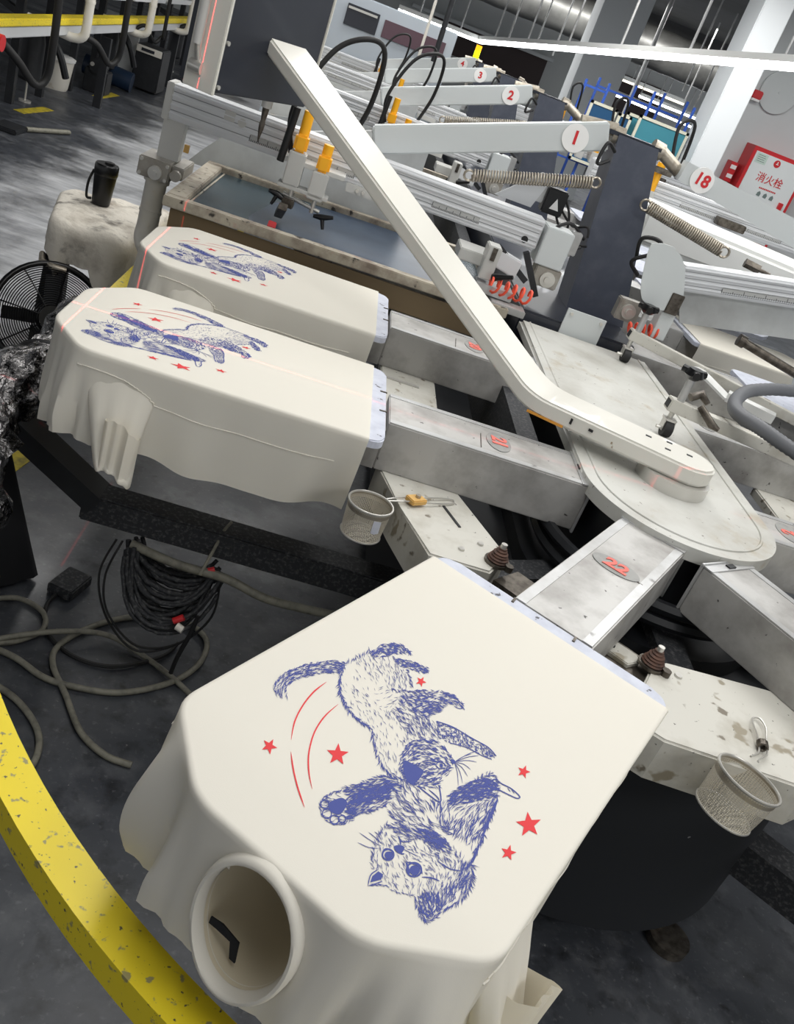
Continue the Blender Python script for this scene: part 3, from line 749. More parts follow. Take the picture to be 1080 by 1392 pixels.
    A.line([(572,880),(590,884),(618,896),(628,925)],6); A.line([(480,845),(492,832),(512,834)],5); A.line([(568,880),(575,900),(580,925)],7)
    A.fill([(524,822),(548,818),(562,826),(556,842),(546,850),(530,840)]); A.line([(548,820),(546,800),(540,785)],5); A.line([(546,800),(560,806),(590,802)],4); A.line([(548,850),(562,850)],5)
    for k in range(9): A.line([(556+k*5,832+k*2.5),(566+k*6,836+k*3)],2.4,n=3)
    A.line([(625,935),(660,938),(692,950)],5); A.line([(690,880),(730,905),(770,912)],4)
    A.fill([(436,955),(444,932),(466,914),(484,926),(476,944),(454,950)], False); A.line([(428,968),(438,928),(466,907)],4); A.line([(428,968),(455,960),(482,950)],4)
    A.fringe([(428,966),(470,962),(500,970)],5,20,4,15); A.fringe([(447,910),(446,860),(466,790),(500,742)],5.5,24,3.6,-28)
    ear = [(608,1012),(640,990),(690,998),(702,1038),(672,1080),(636,1088),(614,1052)]
    A.fur(ear, [(640,1020,70),(680,1030,100),(640,1070,60)], 190, 20, 6); A.line([(615,1020),(622,1050),(640,1074),(662,1068),(684,1042),(690,1010)],4)
    A.fringe([(600,1005),(612,1050),(634,1092),(672,1084),(704,1040),(712,1010)],4,26,4.5,-10,-1); A.fringe([(634,1085),(638,1104)],3,16,4,0)
    A.fringe([(500,975),(540,990),(600,1006)],6,20,3.4,20)
    for p in (((478,822),(440,802),(396,772)),((470,830),(430,826),(390,808)),((482,815),(455,790),(430,770)),((478,800),(466,780),(452,768))): A.line(p,2.6)
    return A.bm
def redart():
    A = Art(5)
    def star(x,y,r,rot):
        P = []
        for k in range(10):
            rr = r if k%2==0 else r*.42; a = math.radians(rot+36*k); P.append((x+rr*math.cos(a)*1.0,y+rr*math.sin(a)))
        A.fill(P, False)
    for x,y,r,rot in ((67,455,30,-60),(317,485,42,-85),(624,216,20,-60),(1000,547,25,-70),(1018,742,48,-95),(943,845,30,-75)): star(x,y,r,rot)
    for p in ([(277,218),(230,255),(190,305),(160,365),(147,432)],[(146,475),(155,540),(172,610),(196,680)],[(320,300),(270,345),(232,405),(212,480),(212,550),(224,612)]): A.line(p,5.5)
    return A.bm

def perimeter():
    P = rounded([(.004,-.219),(.588,-.219),(.672,-.109),(.672,.109),(.588,.219),(.004,.219)], [0,.028,.028,.028,.028,0], 8)
    # resample
    L = [0]
    for a,b in zip(P,P[1:]): L.append(L[-1]+math.hypot(b[0]-a[0],b[1]-a[1]))
    N = 190; out = []; j = 0
    for i in range(N+1):
        s = L[-1]*i/N
        while j < len(L)-2 and L[j+1] < s: j += 1
        t = (s-L[j])/(L[j+1]-L[j]); out.append((P[j][0]+(P[j+1][0]-P[j][0])*t, P[j][1]+(P[j+1][1]-P[j][1])*t))
    return out
ZC = .0042
def smooth01(a,b,x): t = max(0,min(1,(x-a)/(b-a))); return t*t*(3-2*t)
def shirt_body(hole, dropf, foldf, flaref):
    """top sheet plus draped skirt; local frame x outward, y lateral, z up from pallet top"""
    per = perimeter(); n = len(per); bm = B()
    nor = []
    for i in range(n):
        a = per[max(0,i-1)]; b = per[min(n-1,i+1)]; l = math.hypot(b[0]-a[0],b[1]-a[1]); nor.append(((b[1]-a[1])/l, -(b[0]-a[0])/l))
    for _ in range(6): nor = [nor[0]]+[tuple((nor[i-1][k]+nor[i][k]*2+nor[i+1][k])/4 for k in (0,1)) for i in range(1,n-1)]+[nor[-1]]
    rows = []; M_ = 22
    def row(off, z): return [bm.verts.new((per[i][0]+nor[i][0]*off(i), per[i][1]+nor[i][1]*off(i), z(i))) for i in range(n)]
    rows.append(row(lambda i:-.006, lambda i:ZC)); rows.append(row(lambda i:-.0015, lambda i:ZC-.001)); rows.append(row(lambda i:.001, lambda i:ZC-.0045))
    for j in range(1,M_+1):
        s = j/M_
        rows.append(row(lambda i: .001+flaref(i/(n-1),s)+foldf(i/(n-1),s), lambda i: ZC-.0045-dropf(i/(n-1))*s))
    for A,C in zip(rows,rows[1:]):
        for i in range(n-1): bm.faces.new((A[i],A[i+1],C[i+1],C[i]))
    bm.faces.new(rows[0])
    if hole:
        cx,cz,ry,rz = hole
        dead = [f for f in bm.faces if f.calc_center_median().x > .6 and ((f.calc_center_median().y-cx)/ry)**2+((f.calc_center_median().z-cz)/rz)**2 < 1.15]
        bmesh.ops.delete(bm, geom=dead, context='FACES')
    return bm
def sleeve(parent, pth, sg):
    """flattened sleeve tube with an oblique open mouth whose outer lip hangs higher"""
    bm = B(); rings = []; K = 40; pts = spl(pth, 6); N = len(pts)
    for i,p in enumerate(pts):
        q = i/(N-1); r = []
        for k in range(K):
            a = 2*PI*k/K; wx = .074-.036*q; wy = .016+.021*q
            x = math.cos(a)*wx*(1+.04*math.sin(3*a+1.5*q)); y = math.sin(a)*wy*(1+.22*q*math.sin(3*a+.6)+(.03+.11*q)*math.sin(9*a+2*q))
            cut = (.024*max(0,math.sin(a))**1.5-.006*max(0,-math.sin(a)))*q**4
            r.append(bm.verts.new((p.x+x, p.y+sg*y, p.z+cut+.012*math.cos(a)*q*q)))
        rings.append(r)
    last = rings[-1]; c = V((0,0,0))
    for v in last: c += v.co/K
    inner = [[bm.verts.new(c+(v.co-c)*f+V((0,0,dz))) for v in last] for f,dz in ((.97,-.003),(.93,.0),(.91,.02),(.92,.06),(.95,.11))]
    L_ = rings+inner
    for A,C in zip(L_,L_[1:]):
        for k in range(K): bm.faces.new((A[k],A[(k+1)%K],C[(k+1)%K],C[k]))
    return obj('sleeve', bm, M['cloth'], parent, 80, local=True)
def make_shirt(ox, oy, ang, label, prints=None, hole=None, near=False, group='printed cream shirts on the pallets', lift=0, folds=1, drop=None, name='tshirt'):
    t = thing(name, label, 'shirt', (ox,oy,ZP+lift), math.radians(ang), group)
    def dropf(u):
        # u: 0 = inner corner on the -y side ... 1 = inner corner on the +y side
        side = .195; end = .20
        d = side+(end-side)*smooth01(.3,.45,u)*smooth01(.7,.55,u)
        d += .006*math.sin(u*23+1)+.004*math.sin(u*57)
        if drop: d *= drop(u)
        return d
    def foldf(u, s):
        e = smooth01(.26,.36,u)*smooth01(.74,.64,u)     # stronger near the neck end
        if hole: e *= .25+.75*smooth01(.035,.085,abs(u-.5))
        k = folds*min(1,(s*1.25))**1.3
        f = .55*math.sin(u*150+1.1*s)+.35*math.sin(u*263+2+2*s)+.35*math.sin(u*71+s*2)
        sd = math.sin(u*88+.8*s)*.6+math.sin(u*47+1.5)*.6
        return k*(.0175*e*(f+.30)+.0055*(1-e)*sd)
    def flaref(u, s):
        c = math.exp(-((u-.382)/.022)**2)+math.exp(-((u-.618)/.022)**2)
        inn = smooth01(.10,.0,u)+smooth01(.90,1,u)
        return -.006*s+(.030 if hole else .012)*c*math.sin(PI*min(1,s*.8))-.035*inn*s*s
    body = obj('body', shirt_body(hole, dropf, foldf, flaref), M['cloth'], t, 50, local=True)
    # seams follow the cloth surface
    per = perimeter(); n = len(per)
    def surf(u, s):
        i = max(1,min(n-2,int(round(u*(n-1))))); a,b = per[i-1],per[i+1]; l = math.hypot(b[0]-a[0],b[1]-a[1]); nx,ny = (b[1]-a[1])/l, -(b[0]-a[0])/l
        o = .0012+flaref(u,s)+foldf(u,s)
        return V((per[i][0]+nx*o, per[i][1]+ny*o, ZC-.0045-dropf(u)*s))
    for mir in (0,1):
        f = (lambda u: u) if not mir else (lambda u: 1-u)
        sg = -1 if not mir else 1
        bm = B(); tube(bm, [surf(f(.03+.225*k/30),.38) for k in range(31)], .0013, 5)
        arc = [(.255,.38),(.262,.33),(.272,.27),(.285,.22),(.300,.185),(.318,.165),(.336,.16),(.352,.17)]
        tube(bm, [surf(f(q.x),q.y) for q in spl([(a,b,0) for a,b in arc],5)], .0016, 5)
        obj('seam', bm, M['cloth'], body, 60, local=True)
        sleeve(t, [(.495,sg*.200,-.040),(.492,sg*.214,-.09),(.485,sg*.228,-.155),(.470,sg*.248,-.235)], sg)
    if hole:
        cy,cz,ry,rz = hole; K = 48
        def rp(k, f, dx): a = 2*PI*k/K; return V((.674+.006*(1-math.sin(a))+dx, cy+ry*f*math.cos(a)*(1+.06*math.sin(a)), cz+rz*f*math.sin(a)))
        bm = B(); rr = []
        for f,dx in ((1.19,-.008),(1.18,.003),(1.13,.008),(1.07,.008),(1.03,.003),(1.0,-.012)): rr.append([bm.verts.new(rp(k,f,dx)) for k in range(K)])
        for A,C in zip(rr,rr[1:]):
            for k in range(K): bm.faces.new((A[k],A[(k+1)%K],C[(k+1)%K],C[k]))
        obj('collar', bm, M['cloth'], t, 60, local=True)
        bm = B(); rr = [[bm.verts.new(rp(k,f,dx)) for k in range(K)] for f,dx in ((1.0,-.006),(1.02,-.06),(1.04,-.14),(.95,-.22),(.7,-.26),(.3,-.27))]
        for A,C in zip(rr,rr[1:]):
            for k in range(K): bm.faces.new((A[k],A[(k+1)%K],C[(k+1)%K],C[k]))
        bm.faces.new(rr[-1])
        li = obj('neck_inside', bm, M['cloth_shaded'], t, 60, local=True)
        bm = B(); poly3(bm, [(.670,cy-.044,cz-.040),(.668,cy-.034,cz-.042),(.664,cy-.016,cz-.048),(.664,cy-.010,cz-.070),(.664,cy-.002,cz-.070),(.664,cy-.006,cz-.040),(.666,cy-.030,cz-.032),(.670,cy-.044,cz-.030)], (.002,0,0))
        obj('neck_label', bm, M['fabricblack'], t, local=True, label='small black neck label')
    if prints:
        for nm,me,m,lb in prints:
            o = bpy.data.objects.new(nm, me); COL.objects.link(o); o.parent = t; o['label'] = lb
    return t
kb = kittens(); km = bpy.data.meshes.new('kitten_print'); kb.to_mesh(km); kb.free(); km.materials.append(M['blue'])
rb = redart(); rm = bpy.data.meshes.new('star_print'); rb.to_mesh(rm); rb.free(); rm.materials.append(M['red'])
PR = [('kitten_print',km,M['blue'],'blue print of two tumbling kittens'),('star_print',rm,M['red'],'red printed stars and arcs')]
make_shirt(*S3, 236.17, 'cream shirt with kitten print on the nearest pallet, its round neck opening towards the camera', PR, hole=(.0,-.092,.055,.080))
make_shirt(*S2, 180, 'cream shirt with kitten print in the middle, crossed by the red laser line', PR)
make_shirt(*S1, 180, 'cream shirt with kitten print farthest back, beside the blue-grey screen', PR)
make_shirt(1.62,3.94, 0, 'blank cream shirt on the right-hand pallet below the raised print rail', None, group=None)

# ================================================================== PRINT STATIONS
def ruler(parent, p0, p1, hgt, n, up=(0,0,1), out=(0,-1,0)):
    p0,p1,up,out = V(p0),V(p1),V(up),V(out)
    bm = B(); poly3(bm, [p0,p1,p1+up*hgt,p0+up*hgt], out*.001); o = obj('ruler', bm, M['ruler'], parent)
    bm = B()
    for k in range(n+1):
        q = p0+(p1-p0)*k/n + out*.0012; h = hgt*(.8 if k%10==0 else .55 if k%5==0 else .35)
        d = (p1-p0).normalized()*.0011
        poly3(bm, [q-d,q+d,q+d+up*h,q-d+up*h], out*.0006)
    obj('ruler_mark', bm, M['rule'], o)
def extrusion(parent, p0, p1, dep, hgt, m, name='rail', grooves=(.28,.55,.8)):
    """aluminium profile with long grooves on the front (-y) face"""
    p0,p1 = V(p0),V(p1); d = p1-p0; n = d.normalized(); up = V((0,1,0)).cross(n)*-1
    if up.z < 0: up = -up
    bm = B(); obb(bm, (p0+p1)/2, d/2, (0,dep/2,0), up*hgt/2, .006)
    for g in (.18,.42,.68,.9):
        obb(bm, (p0+p1)/2+V((0,-dep/2,0))+up*hgt*(g-.5), d/2*.995, (0,.004,0), up*hgt*.035, .002)
    r = obj(name, bm, m, parent, 30)
    bm = B()
    for g in grooves: obb(bm, (p0+p1)/2+V((0,-dep/2-.0002,0))+up*hgt*(g-.5), d/2*.99, (0,.0008,0), up*hgt*.012)
    obj('groove', bm, M['groove'], r)
    return r, up

# ---- left print head of station 1
def left_head(y, label, first):
    t = thing('print_station', label, 'print head', (0,y,1.07))
    r,up = extrusion(t, (-.612,y+.045,1.123), (.69,y+.045,1.123), .09, .108, M['rail'] )
    bm = B(); box(bm, (-.63,y-.004,1.064), (-.606,y+.1,1.18), .003); obj('end_cap', bm, M['rail2'], r, 30)
    ruler(r, (-.34,y-.001,1.088), (.02,y-.001,1.088), .026, 60)
    ruler(r, (.30,y-.001,1.088), (.47,y-.001,1.088), .026, 34)
    bm = B(); box(bm, (-.435,y-.003,1.128), (-.40,y,1.158)); cyl(bm, (-.375,y-.004,1.135), (-.375,y,1.135), .014, 18); obj('rail_label', bm, M['rail2'], r, 40)
    bm = B(); cyl(bm, (.642,y-.003,1.095), (.642,y,1.095), .012, 18); obj('plug', bm, M['rubber'], r, 40)
    bm = B(); box(bm, (.70,y-.02,1.035), (.80,y+.10,1.165), .003); obj('inner_end_cover', bm, M['lightgrey'], t, 30)
    bm = B(); box(bm, (.715,y-.015,.965), (.81,y+.06,1.035), .004); bk = obj('bearing_block', bm, M['zinc'], t, 40)
    bm = B(); cyl(bm, (.768,y-.024,.995), (.768,y-.010,.995), .027, 26); cyl(bm, (.768,y-.034,.995), (.768,y-.024,.995), .013, 20); obj('bearing_flange', bm, M['steel'], bk, 40)
    # squeegee carriage
    c = -.125
    bm = B(); box(bm, (c-.10,y-.10,1.085), (c+.12,y-.004,1.10), .002); o = obj('carriage_plate', bm, M['rail2'], t, 30)
    bm = B()
    for x,z0,z1 in ((c-.045,1.02,1.125),(c+.042,1.0,1.09)): box(bm, (x-.028,y-.115,z0), (x+.028,y-.055,z1), .004)
    each('air_cylinder', bm, M['rail2'], o, 30)
    bm = B()
    for x,z0,z1 in ((c-.045,1.125,1.25),(c+.042,1.09,1.175)):
        box(bm, (x-.022,y-.112,z0), (x+.022,y-.062,z0+.055), .008); cyl(bm, (x,y-.085,z0+.05), (x,y-.085,z1), .017, 16)
    each('yellow_cap', bm, M['yellowcap'], o, 40)
    bm = B(); box(bm, (c-.085,y-.115,1.008), (c+.085,y-.05,1.02), .002); obj('yoke', bm, M['rail2'], o, 30)
    bm = B()
    for x in (c-.035,c+.045): cyl(bm, (x,y-.085,.955), (x,y-.085,1.01), .008, 10)
    cyl(bm, (c-.06,y-.085,.985), (c+.07,y-.085,.965), .007, 10)
    obj('piston_rod', bm, M['steel'], o, 40)
    bm = B()
    for x,z,a in ((c-.075,.978,-1),(c+.085,.955,1)):
        tube(bm, [(x-.03,y-.10,z-.004*a),(x,y-.10,z),(x+.035,y-.105,z+.012*a)], [.006,.011,.006], 8); tube(bm, [(x,y-.10,z),(x+.012*a,y-.11,z-.035)], [.008,.005], 8)
    each('clamp_lever', bm, M['plasticblack'], o, 50)
    bm = B(); obb(bm, (c-.048,y-.15,.942), (.014,0,0), (-.008,.075,-.03), (0,.005,.010), .002); obb(bm, (c-.036,y-.09,.965),(.02,0,0),(0,.03,0),(0,0,.015),.003); q = obj('squeegee_bar', bm, M['darksteel'], t, 30)
    bm = B(); obb(bm, (c-.058,y-.245,.908), (.013,0,0), (-.002,.022,-.01), (0,.004,.009), .002); obj('squeegee_blade', bm, M['redpaint'], q, 30)
    bm = B(); tube(bm, spl([(c-.07,y-.07,1.11),(c-.10,y-.06,1.24),(c-.03,y-.04,1.43),(c+.06,y-.03,1.50),(c+.125,y,1.48),(c+.13,y+.04,1.32),(c+.09,y+.05,1.17)],8), .0085, 8); obj('air_hose', bm, M['rubber'], t, 60)
    bm = B(); tube(bm, [(c-.095,y-.10,1.08),(c-.085,y-.10,1.25)], .012, 8); obj('hose_sleeve', bm, M['rubber'], t, 60)
    bm = B(); box(bm, (c+.13,y-.01,1.045), (c+.27,y-.003,1.075), .001); obj('proximity_bracket', bm, M['rail2'], t)
    bm = B()
    for x in (c+.17,c+.19,c+.23): cyl(bm, (x,y-.02,1.06), (x,y-.01,1.06), .006, 10)
    each('screw', bm, M['steel'], t, 40)
    # guard panel behind
    bm = B(); poly3(bm, [(-.60,y+.50,.865),(-.55,y+.50,.93),(-.40,y+.50,1.10),(-.40,y+.50,1.12),(.268,y+.50,1.235),(.268,y+.50,.865)], (0,.004,0)); obj('guard_panel', bm, M['greypanel'], t)
    # inner screen clamp
    bm = B()
    box(bm, (.50,y-.22,.966), (.545,y-.14,1.075), .003); box(bm, (.42,y-.17,.99), (.52,y-.03,1.03), .003)
    each('clamp_upright', bm, M['rail2'], t, 30)
    bm = B(); box(bm, (.50,y-.24,.925), (.63,y-.15,.955), .002); box(bm, (.56,y-.29,.90), (.68,y-.22,.922), .002); each('clamp_base', bm, M['alu'], t, 30)
    bm = B(); box(bm, (.515,y-.225,1.03), (.53,y-.219,1.072)); obj('clamp_slot', bm, M['darksteel'], t)
    bm = B(); tube(bm, [(.545,y-.24,.985),(.555,y-.25,.992),(.60,y-.27,1.012)], [.014,.011,.007], 8); obj('clamp_handle', bm, M['plasticblack'], t, 50)
    bm = B(); obb(bm, (.60,y-.05,1.01), (.05,0,-.01), (0,.02,0), (.003,0,.03), .004); obj('white_tag', bm, M['rail'], t)
    bm = B(); box(bm, (.50,y-.141,.99), (.507,y-.135,1.02)); obj('ochre_tape', bm, M['ochre'], t)
    bm = B(); beam(bm, (.56,y-.05,1.05), (.69,y-.03,.97), .04, .02); beam(bm, (.66,y-.02,1.06), (.75,y-.02,.93), .03, .02); each('link_bar', bm, M['black'], t)
    return t
def post(y, label, group=None):
    t = thing('station_post', label, 'post', (1.0,y,.9), group=group)
    bm = B(); quadbox(bm, [(.905,y,.90),(1.135,y,.90),(1.135,y+.20,.90),(.905,y+.20,.90),(.835,y+.02,1.505),(.985,y+.02,1.505),(.985,y+.17,1.505),(.835,y+.17,1.505)])
    obj('column', bm, M['navy'], t)
    bm = B(); box(bm, (.80,y+.03,1.497), (1.0,y+.16,1.512), .002); obj('top_plate', bm, M['navygloss'], t, 30)
    bm = B(); cyl(bm, (.70,y+.06,1.50), (.83,y+.06,1.515), .022, 14); cyl(bm, (.99,y+.06,1.51), (1.10,y+.06,1.46), .022, 14)
    cyl(bm, (.82,y+.06,1.50), (.86,y+.06,1.50), .03, 14); cyl(bm, (.97,y+.06,1.505), (1.01,y+.06,1.50), .03, 14); each('pivot_pin', bm, M['bronze'], t, 40)
    bm = B(); tube(bm, spl([(.83,y-.01,1.42),(.79,y-.03,1.40),(.80,y-.02,1.47),(.84,y,1.45)],6), .006, 6); tube(bm, spl([(.86,y-.01,1.15),(.78,y-.05,1.19),(.72,y-.06,1.13),(.75,y-.05,1.06)],6), .006, 6); tube(bm, spl([(.86,y-.01,1.12),(.80,y-.05,1.10),(.76,y-.06,1.16),(.72,y-.05,1.12)],6), .005, 6); each('cable', bm, M['rubber'], t, 50)
    bm = B(); box(bm, (.80,y-.06,1.09), (.84,y-.02,1.17), .003); obj('valve_plate', bm, M['alu'], t)
    return t
def lift_arm_left(y, num, label):
    t = thing('lift_arm', label, 'lift arm', (.70,y,1.4))
    p0,p1 = V((.80,y+.03,1.487)), V((-.22,y+.03,1.118)); d = (p1-p0).normalized(); up = V((d.z,0,-d.x));  up = up if up.z>0 else -up
    pe = p0+d*.80
    bm = B(); obb(bm, (p0+pe)/2-up*.0, (pe-p0)/2, (0,.03,0), up*.046, .005); obj('beam', bm, M['lightgrey'], t, 30)
    bm = B(); obb(bm, (pe+p1)/2-up*.008, (p1-pe)/2, (0,.024,0), up*.036, .004); obj('inner_beam', bm, M['greypanel'], t, 30)
    q = p0+d*.115-up*.002
    bm = B(); cyl(bm, q+V((0,-.032,0)), q+V((0,-.035,0)), .046, 32); dsc = obj('number_disc', bm, M['disc'], t, 30)
    text(num, .06, q+V((0,-.0362,0)), (1,0,.06), (-.06,0,1), M['rednum'], dsc, 'numeral', .0004, bold=.0018)
    return t
def spring_thing(p0, p1, r, turns, label, hook=True):
    p0,p1 = V(p0),V(p1); d = (p1-p0).normalized()
    t = thing('tension_spring', label, 'spring', tuple(p0))
    bm = B(); tube(bm, helix(p0+d*.03, p1-d*.03, r, turns, 10), r*.19, 6); obj('coil', bm, M['bronze'], t, 70)
    bm = B(); s,u = frame(d)
    for e,sg in ((p0,1),(p1,-1)): tube(bm, [e+d*sg*.018+(d*math.cos(k*PI/6)+u*math.sin(k*PI/6))*r*.9 for k in range(12)], r*.24, 6, True)
    each('hook', bm, M['bronze'], t, 60)
    return t
PITCH = 1.95
lh = left_head(3.2, 'near left print head with yellow air cylinders above the blue-grey screen', True)
ps = post(3.3, 'nearest dark navy station post, between the arms numbered 1 and 18', 'station posts on the centre beam')
la = lift_arm_left(3.3, '1', 'white lift arm with the red number 1, nearest of the left row')
sp = spring_thing((.83,3.27,1.345), (.375,3.27,1.215), .019, 42, 'long steel tension spring left of the nearest navy post')
spring_thing((.99,3.27,1.333), (1.335,3.2,1.28), .02, 36, 'long steel tension spring right of the nearest navy post')
for k,nm in ((1,'second'),(2,'third'),(3,'fourth')):
    o = (0,PITCH*k,0)
    c2 = dup(lh, o, f'{nm} left print head back, partly behind the white swing arm' if k==1 else f'{nm} left print head back in the row')
    for ch in c2.children:
        if ch.name.split('.')[0] in ('carriage_plate','squeegee_bar','air_hose','hose_sleeve','proximity_bracket'): ch.location.x += (.30,.34,.18)[k-1]
    dup(ps, o, f'{nm} dark navy station post back along the centre beam')
    dup(sp, o, f'tension spring of the {nm} left station back')
lift_arm_left(3.3+PITCH, '2', 'white lift arm with the red number 2')
lift_arm_left(3.3+2*PITCH, '3', 'white lift arm with the number 3')
lift_arm_left(3.3+3*PITCH, '4', 'white lift arm farthest back in the left row')
bm = B(); cyl(bm, (1.45,3.17,1.272), (1.395,3.18,1.277), .017, 6); cyl(bm, (1.49,3.16,1.268), (1.45,3.17,1.272), .007, 8)
solo('spring_tensioner', bm, M['darksteel'], 'steel hex tensioner at the outer end of the right spring', 'tensioner', smooth=40)

# ---- screen printing frames
def screen(y0, y1, label):
    x0,x1 = -.515,.62; zl,zr = .888,.902
    t = thing('printing_screen', label, 'screen', (0,(y0+y1)/2,.87))
    def zz(x): return zl+(zr-zl)*(x-x0)/(x1-x0)
    def bar(a,b,w,nm):
        bm = B(); beam(bm, (a[0],a[1],zz(a[0])), (b[0],b[1],zz(b[0])), w, .032, bev=.003); obj(nm, bm, M['wood'], t, 30)
    bar((x0,y0+.022),(x1,y0+.022),.044,'frame_bar'); bar((x0,y1-.022),(x1,y1-.022),.044,'frame_bar'); bar((x0+.03,y0+.044),(x0+.03,y1-.044),.06,'frame_bar'); bar((x1-.03,y0+.044),(x1-.03,y1-.044),.06,'frame_bar')
    bm = B(); poly3(bm, [(x0+.05,y0+.04,zz(x0)-.006),(x1-.05,y0+.04,zz(x1)-.006),(x1-.05,y1-.04,zz(x1)-.006),(x0+.05,y1-.04,zz(x0)-.006)], (0,0,.002)); ms = obj('mesh', bm, M['emulsion'], t)
    bm = B(); P = spl([(-.20,y0+.06,0),(.36,y0+.055,0),(.375,y0+.3,0),(.36,y1-.09,0),(-.12,y1-.085,0),(-.25,y0+.32,0)],6,True)
    v = [bm.verts.new((p.x,p.y,zz(p.x)-.0035)) for p in P]; bm.faces.new(v); obj('ink_film', bm, M['ink'], ms)
    bm = B()
    for (a,b) in (((-.46,y0+.05),(.55,y0+.052)),((-.45,y0+.05),(-.44,y1-.06)),((.40,y0+.06),(.40,y1-.06))): beam(bm, (a[0],a[1],zz(a[0])-.003), (b[0],b[1],zz(b[0])-.003), .006, .002)
    each('seal_tape', bm, M['wood'], ms)
    return t
sc1 = screen(2.89,3.66,'ink-stained screen frame with blue-grey ink beside the farther shirt')
dup(sc1,(0,PITCH,0),'screen frame of the second left station, behind the swing arm')
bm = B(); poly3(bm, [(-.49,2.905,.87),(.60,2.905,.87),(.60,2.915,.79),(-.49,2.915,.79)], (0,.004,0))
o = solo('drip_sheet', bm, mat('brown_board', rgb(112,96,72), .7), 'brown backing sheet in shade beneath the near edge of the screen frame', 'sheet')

# ---- outer screen support at the left end
t = thing('screen_support', 'white support pipe with steel clamp block at the outer corner of the screen', 'support', (-.59,3.35,.6))
bm = B(); box(bm, (-.62,3.205,.945), (-.55,3.265,1.069)) ; obj('upright', bm, M['rail2'], t)
bm = B(); box(bm, (-.66,3.14,.88), (-.555,3.30,.945), .004); o = obj('clamp_block', bm, M['zinc'], t, 30)
bm = B(); cyl(bm, (-.60,3.142,.905), (-.60,3.125,.905), .022, 20); cyl(bm, (-.60,3.127,.905), (-.60,3.118,.905), .008, 10)
for x,z in ((-.65,.89),(-.65,.935),(-.565,.89),(-.565,.935)): cyl(bm, (x,3.141,z), (x,3.132,z), .006, 8)
each('bolt', bm, M['steel'], o, 40)
bm = B(); box(bm, (-.555,3.16,.90), (-.515,3.34,.94), .003); cyl(bm, (-.535,3.15,.915), (-.535,3.13,.915), .018, 16); obj('clamp_jaw', bm, M['zinc'], o, 40)
bm = B(); tube(bm, spl([(-.605,3.22,.88),(-.605,3.22,.72),(-.60,3.20,.66),(-.53,3.10,.63)],8), .036, 20); cyl(bm,(-.605,3.22,.755),(-.605,3.22,.765),.0385,20); cyl(bm,(-.605,3.22,.86),(-.605,3.22,.885),.043,20); obj('pipe', bm, M['pvc'], t, 40)
bm = B(); box(bm, (-.538,3.20,.985), (-.522,3.215,1.01)); obj('ochre_tape', bm, M['ochre'], t)

# ---- sensor unit between the first left rail and the post
t = thing('sensor_unit', 'black sensor block with white triangle mark between the first rail and the navy post', 'sensor', (.74,3.42,1.17))
bm = B(); box(bm, (.695,3.40,1.175), (.775,3.47,1.265), .005); hs = obj('housing', bm, M['plasticblack'], t, 30)
bm = B(); poly3(bm, [(.722,3.399,1.195),(.757,3.399,1.195),(.739,3.399,1.235)], (0,-.001,0)); obj('triangle_mark', bm, M['disc'], hs)
bm = B(); box(bm, (.665,3.42,1.20), (.695,3.46,1.285), .003); obj('mount_plate', bm, M['alu'], t, 30)
bm = B(); poly3(bm, [(.52,3.41,1.175),(.66,3.41,1.175),(.70,3.41,1.30),(.655,3.41,1.30)], (0,.006,0)); obj('gusset', bm, M['rail'], t)
for pts in ([(.775,3.43,1.24),(.80,3.40,1.20),(.81,3.38,1.15),(.79,3.36,1.12)],[(.775,3.42,1.20),(.82,3.36,1.17),(.86,3.31,1.19),(.87,3.29,1.16)],[(.76,3.42,1.18),(.79,3.38,1.14),(.84,3.32,1.12),(.88,3.29,1.13)]):
    bm = B(); tube(bm, spl(pts,6), .0045, 6); obj('cable', bm, M['rubber'], t, 50)

# ---- orange air hoses
def aircoil(p0,p1,r,n,label):
    bm = B(); tube(bm, helix(p0,p1,r,n,10), .0045, 6)
    solo('coiled_air_hose', bm, M['coil_red'], label, 'air hose', smooth=70)
aircoil((.535,2.95,.965),(.695,2.99,.955),.024,5.5,'orange coiled air hose left of the navy post')
aircoil((1.05,3.0,.965),(1.16,3.02,.985),.022,4.5,'orange coiled air hose beneath the pale oval plate')

# ---- right hand side of station 1
t = thing('print_station', 'near right print head with ruler, raised at its outer end', 'print head', (1.5,3.05,1.1))
a = math.radians(10.5); d = V((math.cos(a),0,math.sin(a))); p0 = V((1.16,3.09,1.172)); p1 = p0+d*1.25
r,up = extrusion(t, p0, p1, .08, .085, M['rail'])
ruler(r, p0+d*.15+V((0,-.041,0))-up*.03, p0+d*1.0+V((0,-.041,0))-up*.03, .022, 110, tuple(up))
bm = B(); poly3(bm, [p0+V((.04,.02,-.045)),p0+d*1.1+V((.04,.02,-.045)),p0+d*1.1+V((.06,.02,-.15)),p0+V((.09,.02,-.15))], (0,.004,0)); obj('guard_panel', bm, M['greypanel'], t)
bm = B(); box(bm, (1.135,3.0,.965), (1.185,3.06,1.10), .002); each('clamp_upright', bm, M['lightgrey'], t)
bm = B(); box(bm, (1.135,2.985,1.06), (1.18,3.0,1.13), .002); obj('hinge_plate', bm, M['darksteel'], t)
bm = B(); box(bm, (1.035,3.15,.955), (1.12,3.2,1.03), .004); bk = obj('bearing_block', bm, M['zinc'], t, 40)
bm = B(); cyl(bm, (1.075,3.152,.993), (1.075,3.135,.993), .026, 24); cyl(bm, (1.075,3.135,.993), (1.075,3.122,.993), .013, 20); obj('bearing_flange', bm, M['steel'], bk, 40)
